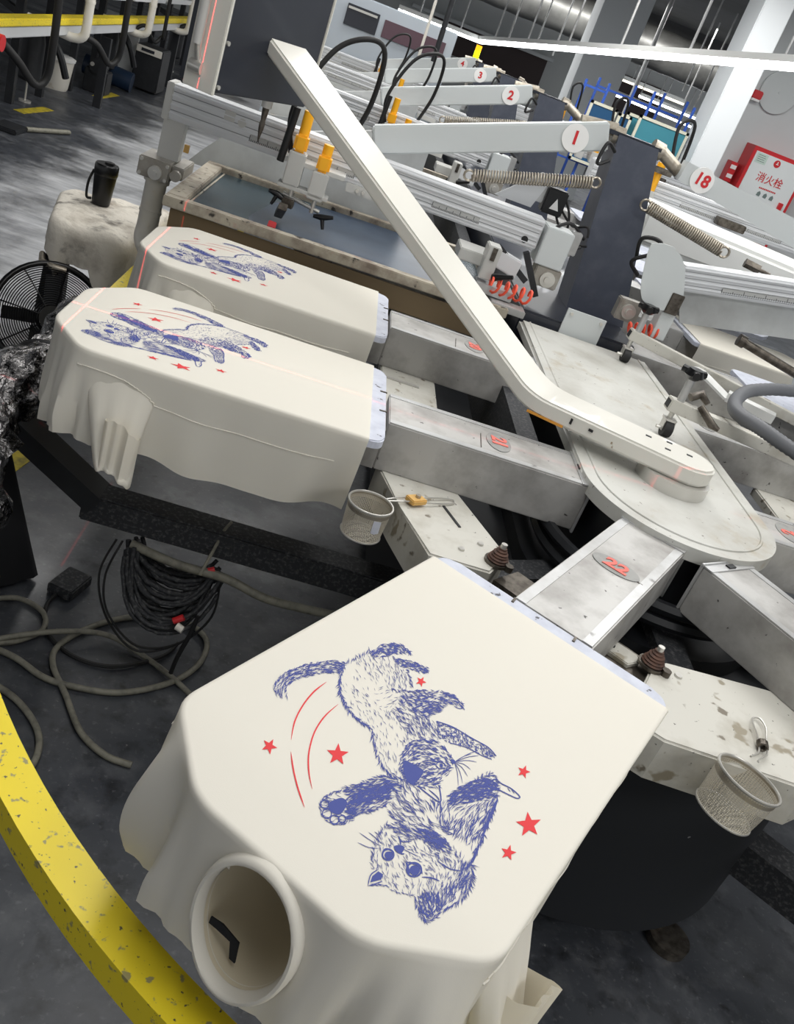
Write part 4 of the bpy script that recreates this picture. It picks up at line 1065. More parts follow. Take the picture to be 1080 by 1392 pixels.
bm = B(); tube(bm, spl([(1.10,3.15,1.18),(1.06,3.1,1.25),(1.0,3.12,1.24),(1.02,3.15,1.17)],6), .007, 6); tube(bm, spl([(1.05,3.15,1.12),(1.0,3.12,1.16),(1.04,3.1,1.2)],6), .007, 6); each('cable', bm, M['rubber'], t, 50)
O_ = [(.994,1.25),(1.03,1.262),(1.067,1.263),(1.105,1.245),(1.135,1.215),(1.15,1.185),(1.165,1.15),(1.178,1.12),(1.181,1.097),(1.165,1.078),(1.135,1.064),(1.104,1.059),(1.075,1.063),(1.046,1.076),(1.030,1.10),(1.018,1.13),(1.006,1.175),(.997,1.215)]
bm = B(); poly3(bm, [(x,2.99,z) for x,z in O_], (0,.004,0)); bmesh.ops.bevel(bm, geom=[e for e in bm.edges if len(e.link_faces)==2 and e.calc_face_angle(0)>1.2], offset=.0012, segments=1, affect='EDGES')
obj('oval_end_plate', bm, M['lightgrey'], t)
t = thing('lift_arm', 'white lift arm with the red number 18 on the right', 'lift arm', (1.1,3.3,1.45))
p0 = V((1.09,3.33,1.475)); p1 = V((2.3,3.33,1.325)); d = (p1-p0).normalized(); up = V((-d.z,0,d.x))
bm = B(); quadbox(bm, [p0-up*.035+V((0,-.03,0)),p1-up*.06+V((0,-.03,0)),p1-up*.06+V((0,.03,0)),p0-up*.035+V((0,.03,0)),p0+up*.03+V((0,-.03,0)),p1+up*.055+V((0,-.03,0)),p1+up*.055+V((0,.03,0)),p0+up*.03+V((0,.03,0))]); obj('beam', bm, M['lightgrey'], t)
q = p0+d*.075
bm = B(); cyl(bm, q+V((0,-.031,0)), q+V((0,-.034,0)), .043, 32); dsc = obj('number_disc', bm, M['disc'], t, 30)
text('18', .056, q+V((0,-.0352,0)), (1,0,-.12), (.12,0,1), M['rednum'], dsc, 'numeral', .0004, bold=.0018)
# white hood of the next unit, and rails behind it
t = thing('hood', 'long white enamelled hood sloping down behind the right tension spring', 'hood', (1.6,4.1,1.1))
bm = B(); quadbox(bm, [(1.22,3.9,1.13),(2.6,3.9,1.13),(2.6,4.5,1.13),(1.3,4.5,1.13),(1.22,3.9,1.275),(2.6,3.9,1.235),(2.6,4.25,1.245),(1.22,4.2,1.300)])
bmesh.ops.bevel(bm, geom=bm.edges[:], offset=.02, segments=3, affect='EDGES'); obj('shell', bm, M['white'], t, 30)
for k,(yy,lb) in enumerate(((5.0,'white print rail with yellow caps just behind the white hood'),(6.6,'second white print rail behind the white hood'),(8.4,'third white print rail behind the white hood'))):
    t = thing('print_rail', lb, 'print head', (1.6,yy,1.2))
    bm_z = 1.27+.0*k
    r,up = extrusion(t, (1.18,yy,bm_z), (2.7,yy,bm_z+.02), .09, .11, M['rail'])
    ruler(r, (1.7,yy-.046,bm_z-.02), (2.3,yy-.046,bm_z-.015), .025, 60)
    bm = B()
    for x in (1.40+.03*k,1.50+.03*k): cyl(bm, (x,yy-.1,bm_z+.01), (x,yy-.1,bm_z+.15), .022, 14)
    each('yellow_cap', bm, M['yellowcap'], t, 40)
    bm = B()
    for x in (1.40+.03*k,1.50+.03*k): box(bm, (x-.025,yy-.125,bm_z-.06), (x+.025,yy-.075,bm_z+.01), .003)
    each('air_cylinder', bm, M['rail2'], t, 30)
    bm = B(); box(bm, (1.9,yy-.12,bm_z-.03), (2.06,yy-.06,bm_z+.01), .003); box(bm, (1.30,yy-.14,bm_z+.10), (1.56,yy-.12,bm_z+.13), .003); each('grip', bm, M['darksteel'], t, 30)
    bm = B(); tube(bm, spl([(1.55+.03*k,yy-.1,bm_z+.14),(1.5+.03*k,yy-.1,bm_z+.33),(1.58+.03*k,yy-.08,bm_z+.36),(1.63+.03*k,yy,bm_z+.1)],7), .009, 7); obj('air_hose', bm, M['rubber'], t, 50)
bm = B(); box(bm, (1.20,4.05,.9), (1.24,4.12,1.25), .003)
solo('upright_bracket', bm, M['black'], 'black upright bracket touching the white hood, behind the spring', 'bracket')
bm = B(); box(bm, (1.12,4.05,.9), (1.16,4.12,1.28), .003)
solo('upright_bracket', bm, M['black'], 'black upright bracket right of the navy post, behind the spring', 'bracket')

# ---- roller bars that carry the right screen
def holder(y, x0, z0, x1, z1, label, xc, xk, tail):
    t = thing('roller_bar', label, 'roller bar', (x0,y,.88))
    p0,p1 = V((x0,y,z0)),V((x1,y,z1)); d = (p1-p0).normalized()
    bm = B(); beam(bm, p0, p1, .04, .034, bev=.002); obj('bar', bm, M['track'], t, 30)
    bm = B(); beam(bm, p0-d*.001, p0+d*.002, .028, .022); obj('open_end', bm, M['black'], t)
    # caster
    c = V((xc,y,.87)); f = V((.0,-1,0))
    bm = B(); box(bm, (xc-.016,y-.018,.915), (xc+.018,y+.012,.921)); box(bm, (xc+.014,y-.020,.885), (xc+.017,y+.012,.920)); box(bm, (xc-.014,y-.018,.885), (xc-.012,y+.010,.918))
    cyl(bm, (xc-.03,y-.012,.892), (xc+.02,y-.012,.892), .005, 8); cyl(bm, (xc,y,.915), (xc,y,z0), .008, 8)
    cs = obj('caster_fork', bm, M['steel'], t, 40)
    bm = B(); cyl(bm, (xc-.011,y-.012,.8925), (xc+.013,y-.012,.8925), .0225, 26); obj('wheel', bm, M['rubber'], cs, 40)
    bm = B(); k = p0+d*xk; cyl(bm, k, k+V((.0,0,.09)), .011, 12); obj('spindle', bm, M['alu'], t, 40)
    bm = B(); q = k+V((0,0,.10)); tube(bm, [q-V((0,0,.018)),q-V((0,0,.006)),q+V((0,0,.012))], [.014,.028,.02], 14)
    for aa in (20,140,260): cyl(bm, q, q+V((.036*math.cos(math.radians(aa)),.036*math.sin(math.radians(aa)),.0)), .011, 8)
    obj('star_knob', bm, M['plasticblack'], t, 50)
    if tail:
        bm = B(); kk = k+d*.05; tube(bm, [kk+V((0,-.02,.03)),kk+V((.04,-.05,.0)),kk+V((.06,-.06,-.005))], [.01,.012,.006], 8); tube(bm, [k+V((.03,.02,.03)),k+V((.06,.03,.045)),k+V((.08,.01,.03))], [.012,.014,.008], 8); each('wing_bolt', bm, M['darksteel'], t, 50)
    return t
holder(2.95, 1.045,.965, 1.95,.842, 'white roller bar with caster and black knob, farther from the camera', 1.062, .025, False)
holder(2.30, 1.0,.960, 1.75,.895, 'white roller bar with caster on the edge of the cover, nearer the camera', 1.025, .03, True)
bm = B(); tube(bm, spl([(1.95,2.95,1.0),(1.578,2.777,1.0),(1.361,2.60,1.0),(1.25,2.45,1.0),(1.19,2.32,1.0),(1.19,2.25,1.0),(1.225,2.205,1.0),(1.30,2.17,.985),(1.42,2.12,.965)],14), [.0185+.0018*(i%2) for i in range(14*8+1)], 18)
solo('corrugated_hose', bm, M['corr'], 'grey corrugated hose looping over the right roller bars', 'hose', smooth=80)
bm = B(); beam(bm, (1.31,2.93,.935), (1.40,2.80,.90), .05, .008); beam(bm, (1.40,2.82,.905), (1.55,2.75,.90), .05, .03)
solo('bracket_plate', bm, M['white'], 'small white bracket plate bent down from the farther roller bar', 'bracket')
t = thing('squeegee_unit', 'grey end box and steel squeegee tube above the blank shirt at the right edge', 'squeegee', (1.7,3.3,1.0))
bm = B(); obb(bm, (1.80,3.1,1.03), (.07,.0,.01), (0,.03,0), (-.03,0,.09), .004); o = obj('end_box', bm, M['lightgrey'], t, 30)
bm = B(); cyl(bm, (1.755,3.065,1.04), (1.755,3.06,1.04), .02, 24); obj('label_ring', bm, M['palegreen'], o)
bm = B(); cyl(bm, (1.50,3.10,1.035), (1.80,3.05,.985), .016, 16); cyl(bm, (1.475,3.104,1.039), (1.50,3.10,1.035), .022, 16); obj('squeegee_tube', bm, M['darksteel'], t, 40)

# ================================================================== SMALL THINGS NEAR THE CAMERA
def basket(c, axis, r, h, label, handle, clip=None, flare=1.12):
    """open wire strainer: c rim centre, axis points from rim towards bottom"""
    c = V(c); ax = V(axis).normalized(); s,u = frame(ax)
    t = thing('wire_strainer', label, 'strainer', tuple(c), group=None)
    K = 48
    def ring(rr, z): return [c+ax*z+(s*math.cos(2*PI*k/K)+u*math.sin(2*PI*k/K))*rr for k in range(K)]
    bm = B(); tube(bm, ring(r,0), .0026, 6, True); obj('rim', bm, M['steel'], t, 60)
    bm = B(); tube(bm, ring(r/flare,h), .0022, 6, True); obj('bottom_ring', bm, M['steel'], t, 60)
    bm = B(); uvl = bm.loops.layers.uv.new('UVMap')
    R_ = [(r/flare+(r-r/flare)*.0,h)]
    levels = 8; rings = []
    for j in range(levels+1):
        q = j/levels; rings.append([bm.verts.new(p) for p in ring(r/flare*q+r*(1-q), h*q)])
    nu, nv = 76, 22
    for j in range(levels):
        for k in range(K):
            f = bm.faces.new((rings[j][k],rings[j][(k+1)%K],rings[j+1][(k+1)%K],rings[j+1][k]))
            for l,(uu,vv) in zip(f.loops, ((k,j),(k+1,j),(k+1,j+1),(k,j+1))): l[uvl].uv = (uu/K*nu, vv/levels*nv)
    cen = bm.verts.new(c+ax*h)
    for k in range(K):
        f = bm.faces.new((rings[-1][k],rings[-1][(k+1)%K],cen))
        for l in f.loops:
            q = l.vert.co-(c+ax*h); l[uvl].uv = (q.dot(s)/(2*PI*r)*nu, q.dot(u)/(2*PI*r)*nu)
    obj('mesh_basket', bm, M['meshwire'], t, 80)
    bm = B(); rings = [[bm.verts.new(p) for p in ring(r*.995,.001)],[bm.verts.new(p) for p in ring(r*.985,.013)]]
    for k in range(K): bm.faces.new((rings[0][k],rings[0][(k+1)%K],rings[1][(k+1)%K],rings[1][k]))
    obj('rim_band', bm, M['bronze'], t, 60)
    bm = B()
    for h_ in handle: tube(bm, spl(h_,6), .0018, 6)
    obj('wire_handle', bm, M['steel'], t, 60)
    if clip: clip(t)
    return t
Z2 = TZ+.004
b1 = V((.235,1.615,.752))
def clip1(t):
    bm = B(); obb(bm, (.333,1.688,Z2+.007), (.016,.012,0), (-.009,.011,0), (0,0,.006), .002); obj('orange_clip', bm, M['ochre'], t, label='orange plastic clip on the handle')
    bm = B(); cyl(bm, (.335,1.69,Z2+.012), (.335,1.69,Z2+.019), .006, 10); obj('clip_screw', bm, M['bronze'], t, 40)
    bm = B(); poly3(bm, [(.247,1.570,.738),(.262,1.574,.738),(.264,1.574,.712),(.256,1.572,.708),(.248,1.570,.71)], (0,-.001,0)); obj('paper_tag', bm, M['pallet'], t)
basket(b1, (0,0,-1), .047, .072, 'small wire mesh strainer with an orange clip, hooked on the track beside the middle shirt',
       [[(.272,1.647,.752),(.32,1.675,Z2+.006),(.37,1.70,Z2+.004),(.418,1.735,Z2),(.425,1.75,Z2),(.415,1.755,Z2),(.36,1.72,Z2+.004),(.312,1.688,Z2+.006),(.268,1.654,.752)]], clip1)
b2 = V((.885,1.065,.745))
ax2 = V((-.16,-.10,-.98))
def clip2(t):
    bm = B(); tube(bm, helix((.953,1.165,Z2+.006),(.957,1.18,Z2+.006),.008,4,8), .0025, 5); obj('wire_twist', bm, M['darksteel'], t, 60)
basket(b2+V((0,0,.012)), ax2, .055, .072, 'tilted wire mesh strainer hanging from the track beam at the right edge',
       [[(.905,1.118,.762),(.925,1.135,.757),(.945,1.16,Z2+.004),(.957,1.20,Z2+.004),(.965,1.245,Z2+.002),(.985,1.255,Z2+.002),(.985,1.225,Z2+.004),(.965,1.18,Z2+.006),(.955,1.15,.752),(.925,1.122,.757),(.918,1.112,.76)]], clip2)

# ---- bundle of dusty cable hung on the crossbeam
t = thing('cable_bundle', 'dusty coil of black cable hanging from the black crossbeam', 'cable', (-.12,1.75,.36))
rnd = random.Random(21)
for k in range(26):
    q = k/25; yb = 1.83-.05*q+rnd.uniform(-.02,.02); L_ = V((-.24+.03*rnd.random(),yb+.02,.372-.03*rnd.random())); R__ = V((-.005-.035*rnd.random(),yb+.03,.352-.05*rnd.random()))
    dep = .025+.082*q+rnd.uniform(-.008,.01)
    pts = []
    for i in range(25):
        s = i/24; p = L_*(1-s)+R__*s; p.z -= dep*(1-(2*s-1)**2)**.62; p.y -= .07*math.sin(PI*s)*(.4+q); p.x += -.012*math.sin(2*PI*s)*q; p += V((rnd.uniform(-.002,.002),rnd.uniform(-.002,.002),rnd.uniform(-.002,.002))); pts.append(p)
    bm = B(); tube(bm, pts, .0052 if k%3 else .0066, 7); obj('cable_loop', bm, M['blackdusty'], t, 60)
for k,(ww,dp) in enumerate(((.0,.27),(.014,.33))):
    bm = B(); tube(bm, spl([(-.25-ww,1.81,.37),(-.265-ww,1.77,.29),(-.235,1.73,.22-ww),(-.15,1.71,.165-ww),(-.06,1.74,.18),(-.005,1.78,.25),(-.01,1.81,.34)],8), .003, 6); obj('loose_loop', bm, M['rubber'], t, 60)
bm = B(); tube(bm, spl([(-.035,1.74,.27),(-.04,1.74,.22),(-.055,1.75,.13),(-.06,1.76,.07)],6), .006, 6); obj('cable_tail', bm, M['rubber'], t, 60)
for (p0,p1) in (((-.055,1.80,.352),(-.030,1.81,.362)),((-.085,1.71,.262),(-.065,1.715,.276))):
    bm = B(); cyl(bm, p0, p1, .008, 8); obj('red_tie', bm, M['redpaint'], t, 50, label='red tie')
bm = B(); tube(bm, [(-.025,1.88,.458),(-.035,1.84,.455),(-.058,1.775,.36)], .004, 6); obj('cable_tie', bm, M['hosegrey'], t, 50)
bm = B(); tube(bm, [(-.075,1.705,.255),(-.058,1.70,.252)], .009, 8); obj('white_plug', bm, M['pvc'], t, 50)

def hose(pts, r, m, label, name='floor_hose', n=10):
    bm = B(); tube(bm, spl(pts,n), r, 8); solo(name, bm, m, label, 'hose', smooth=60)
hose([(-.23,1.815,.365),(-.12,1.80,.355),(0,1.805,.35),(.10,1.80,.33),(.20,1.83,.31),(.34,1.86,.30)], .011, M['hosegrey'], 'grey hose running along the black crossbeam above the cable coil', 'beam_hose')
z = .009
hose([(-.078,1.50,z),(-.14,1.51,z),(-.21,1.56,z),(-.275,1.66,z),(-.335,1.75,z),(-.345,1.82,z),(-.30,1.915,z),(-.22,2.0,z),(-.11,2.05,z),(-.03,2.03,z),(.005,1.975,z),(-.005,1.88,z),(-.06,1.79,z),(-.16,1.715,z),(-.26,1.695,z),(-.34,1.70,z),(-.42,1.74,z),(-.50,1.76,z)], .0078, M['hosegrey'], 'grey hose lying in a large loop on the dark floor left of the nearest shirt')
hose([(-.53,1.74,z),(-.45,1.80,.02),(-.34,1.86,.028),(-.24,1.895,.02),(-.13,1.86,z),(-.04,1.80,.012),(.06,1.72,z)], .007, M['hosegrey'], 'pale grey hose crossing the large floor loop')
hose([(-.55,1.93,z),(-.49,1.96,z),(-.42,1.93,z),(-.40,1.86,z),(-.45,1.79,z),(-.52,1.76,z)], .007, M['hosegrey'], 'short curl of grey hose at the left edge of the floor')
hose([(-.52,1.66,z),(-.45,1.645,z),(-.36,1.60,z),(-.29,1.52,z),(-.275,1.43,z),(-.31,1.36,z),(-.35,1.32,z),(-.40,1.27,z)], .0078, M['hosegrey'], 'grey hose curling behind the yellow rail near the floor')
hose([(-.46,1.30,z),(-.40,1.325,z),(-.34,1.335,z)], .008, M['hosegrey'], 'short grey hose end left of the yellow rail')
t = thing('foot_pedal', 'small black box pedal on the dark floor near the cable coil', 'pedal', (-.40,2.06,0))
bm = B(); obb(bm, (-.395,2.065,.018), (.035,-.01,0), (.014,.05,0), (0,0,.016), .004); obj('body', bm, M['blackdusty'], t, 30)
bm = B(); tube(bm, spl([(-.415,2.01,.012),(-.42,1.95,.008),(-.385,1.86,.007),(-.30,1.80,.007),(-.20,1.80,.008),(-.10,1.88,.008),(-.07,1.95,.01)],8), .0055, 6); obj('lead', bm, M['rubber'], t, 50)

# ---- fan
t = thing('floor_fan', 'black wire-caged floor fan behind the foil-wrapped rail', 'fan', (-.86,3.2,0))
fc = V((-.865,3.2,.275)); fn = V((.35,-.84,.42)).normalized(); fs,fu = frame(fn)
def fring(r, off): return [fc+fn*off+(fs*math.cos(2*PI*k/40)+fu*math.sin(2*PI*k/40))*r for k in range(40)]
R0 = .195
bm = B(); tube(bm, fring(R0,.0), .011, 8, True); obj('outer_ring', bm, M['plasticblack'], t, 60)
bm = B()
for k in range(20): tube(bm, fring(.04+.0078*k, .04*math.sqrt(max(0,1-((.04+.0078*k)/R0)**2))), .0021, 4, True)
cg = obj('cage', bm, M['plasticblack'], t, 70)
bm = B()
for k in range(8):
    a = k*PI/4+.2; e = (fs*math.cos(a)+fu*math.sin(a)); tube(bm, [fc+fn*.042+e*.04, fc+fn*.034+e*.12, fc+e*R0], .0028, 5)
obj('spoke', bm, M['plasticblack'], t, 60)
bm = B(); cyl(bm, fc+fn*.036, fc+fn*.046, .045, 24); obj('hub', bm, M['plasticblack'], t, 40)
bm = B()
for k in range(4):
    a = k*PI/2; e = fs*math.cos(a)+fu*math.sin(a); g = fs*-math.sin(a)+fu*math.cos(a)
    obb(bm, fc-fn*.05+e*.085, e*.075, (g*.022+fn*.022), fn*.002)
cyl(bm, fc-fn*.03, fc, .035, 16); obj('blades', bm, M['plasticblack'], t)
bm = B(); cyl(bm, fc-fn*.13, fc-fn*.03, .05, 18); obj('motor', bm, M['plasticblack'], t, 40)
bm = B(); cyl(bm, fc-fn*.08, (fc-fn*.08).xy.to_3d()+V((0,0,.03)), .02, 12); cyl(bm, (fc-fn*.08).xy.to_3d(), (fc-fn*.08).xy.to_3d()+V((0,0,.03)), .13, 28); obj('stand', bm, M['plasticblack'], t, 40)

# ---- cloth covered stool with a tumbler
t = thing('covered_stool', 'black-legged stool under a dirty white cloth, behind the fan', 'stool', (-.88,3.75,0))
for x,y in ((-.93,3.36),(-.75,3.40),(-1.0,3.70),(-.80,3.85)):
    bm = B(); quadbox(bm, [(x-.045,y-.03,0),(x+.045,y-.03,0),(x+.045,y+.03,0),(x-.045,y+.03,0),(x-.022,y-.02,.56),(x+.022,y-.02,.56),(x+.022,y+.02,.56),(x-.022,y+.02,.56)]); obj('leg', bm, M['black'], t)
bm = B(); prism(bm, [(-.92,3.33),(-.74,3.36),(-.79,3.88),(-1.01,3.72)], .53, .565); obj('seat', bm, M['black'], t)
def stool_cloth():
    rnd = random.Random(9); bm = B(); K = 96; rows = []
    P = rounded([(-.945,3.27),(-.685,3.31),(-.64,3.96),(-1.055,3.74)], [.07]*4, 10)
    L = [0]
    for a,b in zip(P,P[1:]+P[:1]): L.append(L[-1]+math.hypot(b[0]-a[0],b[1]-a[1]))
    out = []
    for i in range(K):
        s = L[-1]*i/K; j = max(j for j in range(len(P)) if L[j] <= s); a = P[j]; b = P[(j+1)%len(P)]; q = (s-L[j])/max(1e-6,L[j+1]-L[j]); out.append(V((a[0]+(b[0]-a[0])*q,a[1]+(b[1]-a[1])*q,0)))
    c = V((-.87,3.57,0))
    for sc_,z in ((.3,.612),(.7,.61),(.9,.606),(.98,.597),(1.02,.575)): rows.append([bm.verts.new(c+(p-c)*sc_+V((0,0,z+.006*math.sin(p.x*31+p.y*17)*sc_))) for p in out])
    for j in range(1,11):
        s = j/10; row = []
        for i,p in enumerate(out):
            u = i/K
            drop = .085+.03*math.sin(u*19)+.24*smooth01(-.785,-.745,p.x)+.06*math.exp(-((p.x+.90)/.02)**2)*(p.y<3.4)
            f = 1.03+.05*s*math.sin(u*60)+.03*s*math.sin(u*130+1)-.05*s
            row.append(bm.verts.new(c+(p-c)*f+V((0,0,.572-drop*s))))
        rows.append(row)
    for A,C in zip(rows,rows[1:]):
        for k in range(K): bm.faces.new((A[k],A[(k+1)%K],C[(k+1)%K],C[k]))
    bm.faces.new(rows[0][::-1])
    return bm
t2 = solo('stool_cloth', stool_cloth(), M['linen'], 'dirty white cotton cloth draped over the stool below the black tumbler', 'cloth', smooth=70)
bm = B(); tube(bm, [(-.965,3.33,.455),(-.945,3.265,.45),(-.90,3.26,.445),(-.86,3.275,.44)], .012, 8)
solo('rag_knot', bm, M['bronze'], 'brown cord tied round the draped cloth on the stool', 'cord', smooth=50)
t = thing('tumbler', 'black insulated tumbler with lid standing on the white cloth', 'tumbler', (-.872,3.64,.612))
x,y,z0 = -.872,3.64,.614
bm = B(); tube(bm, [(x,y,z0),(x,y,z0+.004),(x,y,z0+.11),(x,y,z0+.115)], [.030,.034,.042,.042], 28); obj('body', bm, M['plasticblack'], t, 40)
bm = B(); tube(bm, [(x,y,z0+.113),(x,y,z0+.117),(x,y,z0+.148),(x,y,z0+.154)], [.043,.0445,.0445,.041], 28); cyl(bm, (x+.008,y,z0+.154), (x+.008,y,z0+.162), .018, 16); obj('lid', bm, M['plasticblack'], t, 40)
bm = B(); tube(bm, spl([(x-.043,y-.005,z0+.12),(x-.056,y-.008,z0+.07),(x-.054,y-.008,z0+.015),(x-.036,y-.004,z0+.012)],6), .005, 6); obj('strap', bm, M['rubber'], t, 50)

# ================================================================== ROOM
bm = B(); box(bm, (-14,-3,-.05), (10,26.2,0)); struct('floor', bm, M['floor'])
bm = B(); box(bm, (-14,26,0), (10,26.2,3.4)); struct('wall_back', bm, M['wall'])
bm = B(); box(bm, (3.8,11.6,0), (10,11.8,3.4)); struct('wall_right', bm, M['wall'])
bm = B(); box(bm, (-14,-3,3.4), (10,26.2,3.5)); struct('ceiling', bm, M['ceiling'])
bm = B(); box(bm, (2.97,16,0), (3.72,16.7,3.4), .01); o = struct('trim_1', bm, M['column']); o['label'] = 'far white concrete column'
bm = B(); box(bm, (3.49,10.5,0), (3.80,11.0,3.4), .01); o = struct('trim_2', bm, M['column']); o['label'] = 'near white column left of the fire cabinet'
for k,z in enumerate((3.33,)):
    bm = B(); box(bm, (-6,21,3.15), (9,21.25,3.4)); o = struct('trim_3', bm, M['ceiling'])
t = thing('wall_opening', 'dark brown opening in the back wall behind the long light tube', 'opening', (1.5,25.9,1.5))
bm = B(); box(bm, (.9,25.9,1.3), (4.0,25.99,1.98)); obj('recess', bm, M['maroon'], t)
bm = B(); box(bm, (.3,25.6,1.98), (4.1,25.98,2.06)); obj('lintel', bm, M['ledwarm'] if False else M['column'], t)
t = thing('wall_opening', 'dark brown opening in the back wall beyond the blue rack', 'opening', (5,25.9,1.5))
bm = B(); box(bm, (5.2,25.9,1.5), (7.2,25.99,2.35)); obj('recess', bm, M['maroon'], t)
for k,x in enumerate((3.88,3.97)):
    bm = B(); cyl(bm, (x,11.56,0), (x,11.56,3.4), .028, 12)
    solo('conduit', bm, M['pvc'], ['white wall conduit next to the near column','white wall conduit nearer the red fire cabinet'][k], 'conduit', smooth=40)

# light tubes ------------------------------------------------------------
def light_tube(p0, p1, label, m='led', w=.05, rods=0):
    p0,p1 = V(p0),V(p1); t = thing('light_tube', label, 'light', tuple(p0))
    bm = B(); beam(bm, p0+V((0,0,.05)), p1+V((0,0,.05)), w*1.3, w*.9); obj('housing', bm, M['white'], t)
    bm = B(); beam(bm, p0, p1, w, w*.7); obj('tube', bm, M[m], t)
    for k in range(rods):
        q = p0+(p1-p0)*(k+.5)/rods
        bm = B(); cyl(bm, q+V((0,0,.06)), (q.x,q.y,3.4), .012, 8); obj('hanger_rod', bm, M['alu'], t, 40)
light_tube((1.266,15,1.711), (3.1,5.1,2.34), 'long white light tube crossing the upper right of the scene', w=.055, rods=7)
light_tube((.0,15,1.706), (1.262,15.02,1.711), 'short white light tube joining the long one near the signal lamp', w=.055, rods=2)
light_tube((4.85,22,3.28), (6.75,22,3.28), 'white light tube under the ceiling behind the near column', w=.07, rods=2)
light_tube((5.05,22,1.80), (7.3,22,1.76), 'white light tube low beyond the blue rack', w=.09, rods=2)
light_tube((5.7,22.4,1.95), (7.4,22.4,1.95), 'white light tube just above another beyond the blue rack', w=.07, rods=2)
light_tube((5.1,23,2.15), (6.9,23,2.15), 'warm light tube above the dark opening beyond the rack', 'ledwarm', w=.09, rods=2)
bm = B(); pts = [V((-1+10*i/40,20,2.78)) for i in range(41)]
tube(bm, pts, [.36+.012*(i%2) for i in range(41)], 28)
t = thing('air_duct', 'large round galvanised air duct under the ceiling behind the columns', 'duct', (4,20,2.4)); obj('duct_shell', bm, M['duct'], t, 40)
for x in (0.,3.3,6.6):
    bm = B(); box(bm, (x-.02,19.98,3.1), (x+.02,20.02,3.4)); obj('hanger', bm, M['alu'], t)
for k,(x,y) in enumerate(((2.35,17),(2.75,17.5),(1.9,17.2),(4.4,15),(5.0,16),(5.4,18))):
    bm = B(); cyl(bm, (x,y,1.95 if k<3 else 2.1), (x,y,3.4), .014, 8)
    solo('hanger_rod', bm, M['alu'], ['thin ceiling rod nearest the left column','thin ceiling rod touching the left column side','thin ceiling rod farthest left of the left column','thin ceiling rod just right of the left column','thin ceiling rod midway between the two columns','thin ceiling rod closest to the near column'][k], 'rod', 'ceiling hanger rods', smooth=40)
bm = B(); cyl(bm, (4.2,17,3.4), (4.2,17,1.2), .04, 12); solo('drop_pipe', bm, M['alu'], 'thick vertical pipe dropping from the ceiling between the two columns', 'pipe', smooth=40)

# fire cabinet ------------------------------------------------------------
t = thing('fire_cabinet', 'red and white fire hydrant cabinet on the right wall', 'fire cabinet', (4.7,11.4,.75))
bm = B(); box(bm, (4.40,11.3,.72), (5.12,11.598,1.745), .004); obj('housing', bm, M['redpaint'], t, 30)
bm = B(); box(bm, (4.44,11.29,.76), (5.08,11.302,1.70)); dr = obj('door', bm, M['paper'], t)
def glyphs(s, size, x, z, m, nm): return text(s, size, (x,11.288,z), (1,0,0), (0,0,1), m, dr, nm, .0005, bold=.001)
glyphs('消火栓', .115, 4.745, 1.445, M['redpaint'], 'lettering')
bm = B(); bx = [(4.735+.042*math.cos(k*PI/12),11.2885,1.640+.042*math.sin(k*PI/12)) for k in range(24)]; poly3(bm, bx, (0,-.001,0)); e_ = obj('emblem', bm, M['redpaint'], dr)
bm = B(); poly3(bm, [(4.72,11.286,1.632),(4.755,11.286,1.632),(4.75,11.286,1.642),(4.725,11.286,1.642)], (0,-.001,0)); poly3(bm, [(4.732,11.286,1.645),(4.742,11.286,1.645),(4.742,11.286,1.665),(4.732,11.286,1.665)], (0,-.001,0)); obj('emblem_mark', bm, M['disc'], e_)
bm = B(); poly3(bm, [(4.46,11.2885,1.58),(4.60,11.2885,1.58),(4.60,11.2885,1.69),(4.46,11.2885,1.69)], (0,-.001,0)); obj('notice', bm, M['palegreen'], dr)
bm = B()
for k in range(4): poly3(bm, [(4.48,11.287,1.60+.022*k),(4.58-.01*(k%2),11.287,1.60+.022*k),(4.58-.01*(k%2),11.287,1.606+.022*k),(4.48,11.287,1.606+.022*k)], (0,-.0006,0))
obj('small_print_lines', bm, M['inkgrey'], dr)
bm = B()
for k in range(10): poly3(bm, [(4.665+.0225*k,11.288,1.335),(4.682+.0225*k,11.288,1.335),(4.682+.0225*k,11.288,1.352),(4.665+.0225*k,11.288,1.352)], (0,-.0006,0))
obj('red_lettering', bm, M['redpaint'], dr)
bm = B()
for k in range(3):
    x = 4.67+.085*k; poly3(bm, [(x,11.288,1.255),(x+.045,11.288,1.25),(x+.05,11.288,1.285),(x+.03,11.288,1.31),(x+.005,11.288,1.29)], (0,-.0006,0))
each('pictogram', bm, M['inkgrey'], dr)
bm = B(); box(bm, (4.98,11.25,1.13), (5.03,11.3,1.27), .004); obj('handle', bm, M['redpaint'], dr)
t = thing('call_point', 'small red double call point left of the fire cabinet', 'call point', (4.3,11.5,1.3))
bm = B(); box(bm, (4.275,11.44,1.27), (4.365,11.598,1.50), .004); o = obj('housing', bm, M['redpaint'], t, 30)
bm = B(); box(bm, (4.285,11.432,1.42), (4.355,11.442,1.465)); box(bm, (4.285,11.432,1.315), (4.355,11.442,1.36)); each('label_plate', bm, M['disc'], t)
t = thing('alarm_sounder', 'small red and white alarm sounder high on the right wall', 'alarm', (4.23,11.55,2.2))
bm = B(); box(bm, (4.17,11.52,2.19), (4.29,11.598,2.28), .01); obj('red_housing', bm, M['redpaint'], t, 30)
bm = B(); box(bm, (4.18,11.51,2.165), (4.28,11.598,2.19), .004); obj('white_base', bm, M['disc'], t, 30)
bm = B(); cyl(bm, (4.47,11.6,2.34), (4.47,11.56,2.34), .23, 40); cyl(bm, (4.47,11.56,2.34), (4.47,11.55,2.34), .015, 12)
solo('wall_disc', bm, M['lightgrey'], 'round pale disc on the right wall above the alarm', 'wall disc', smooth=40)

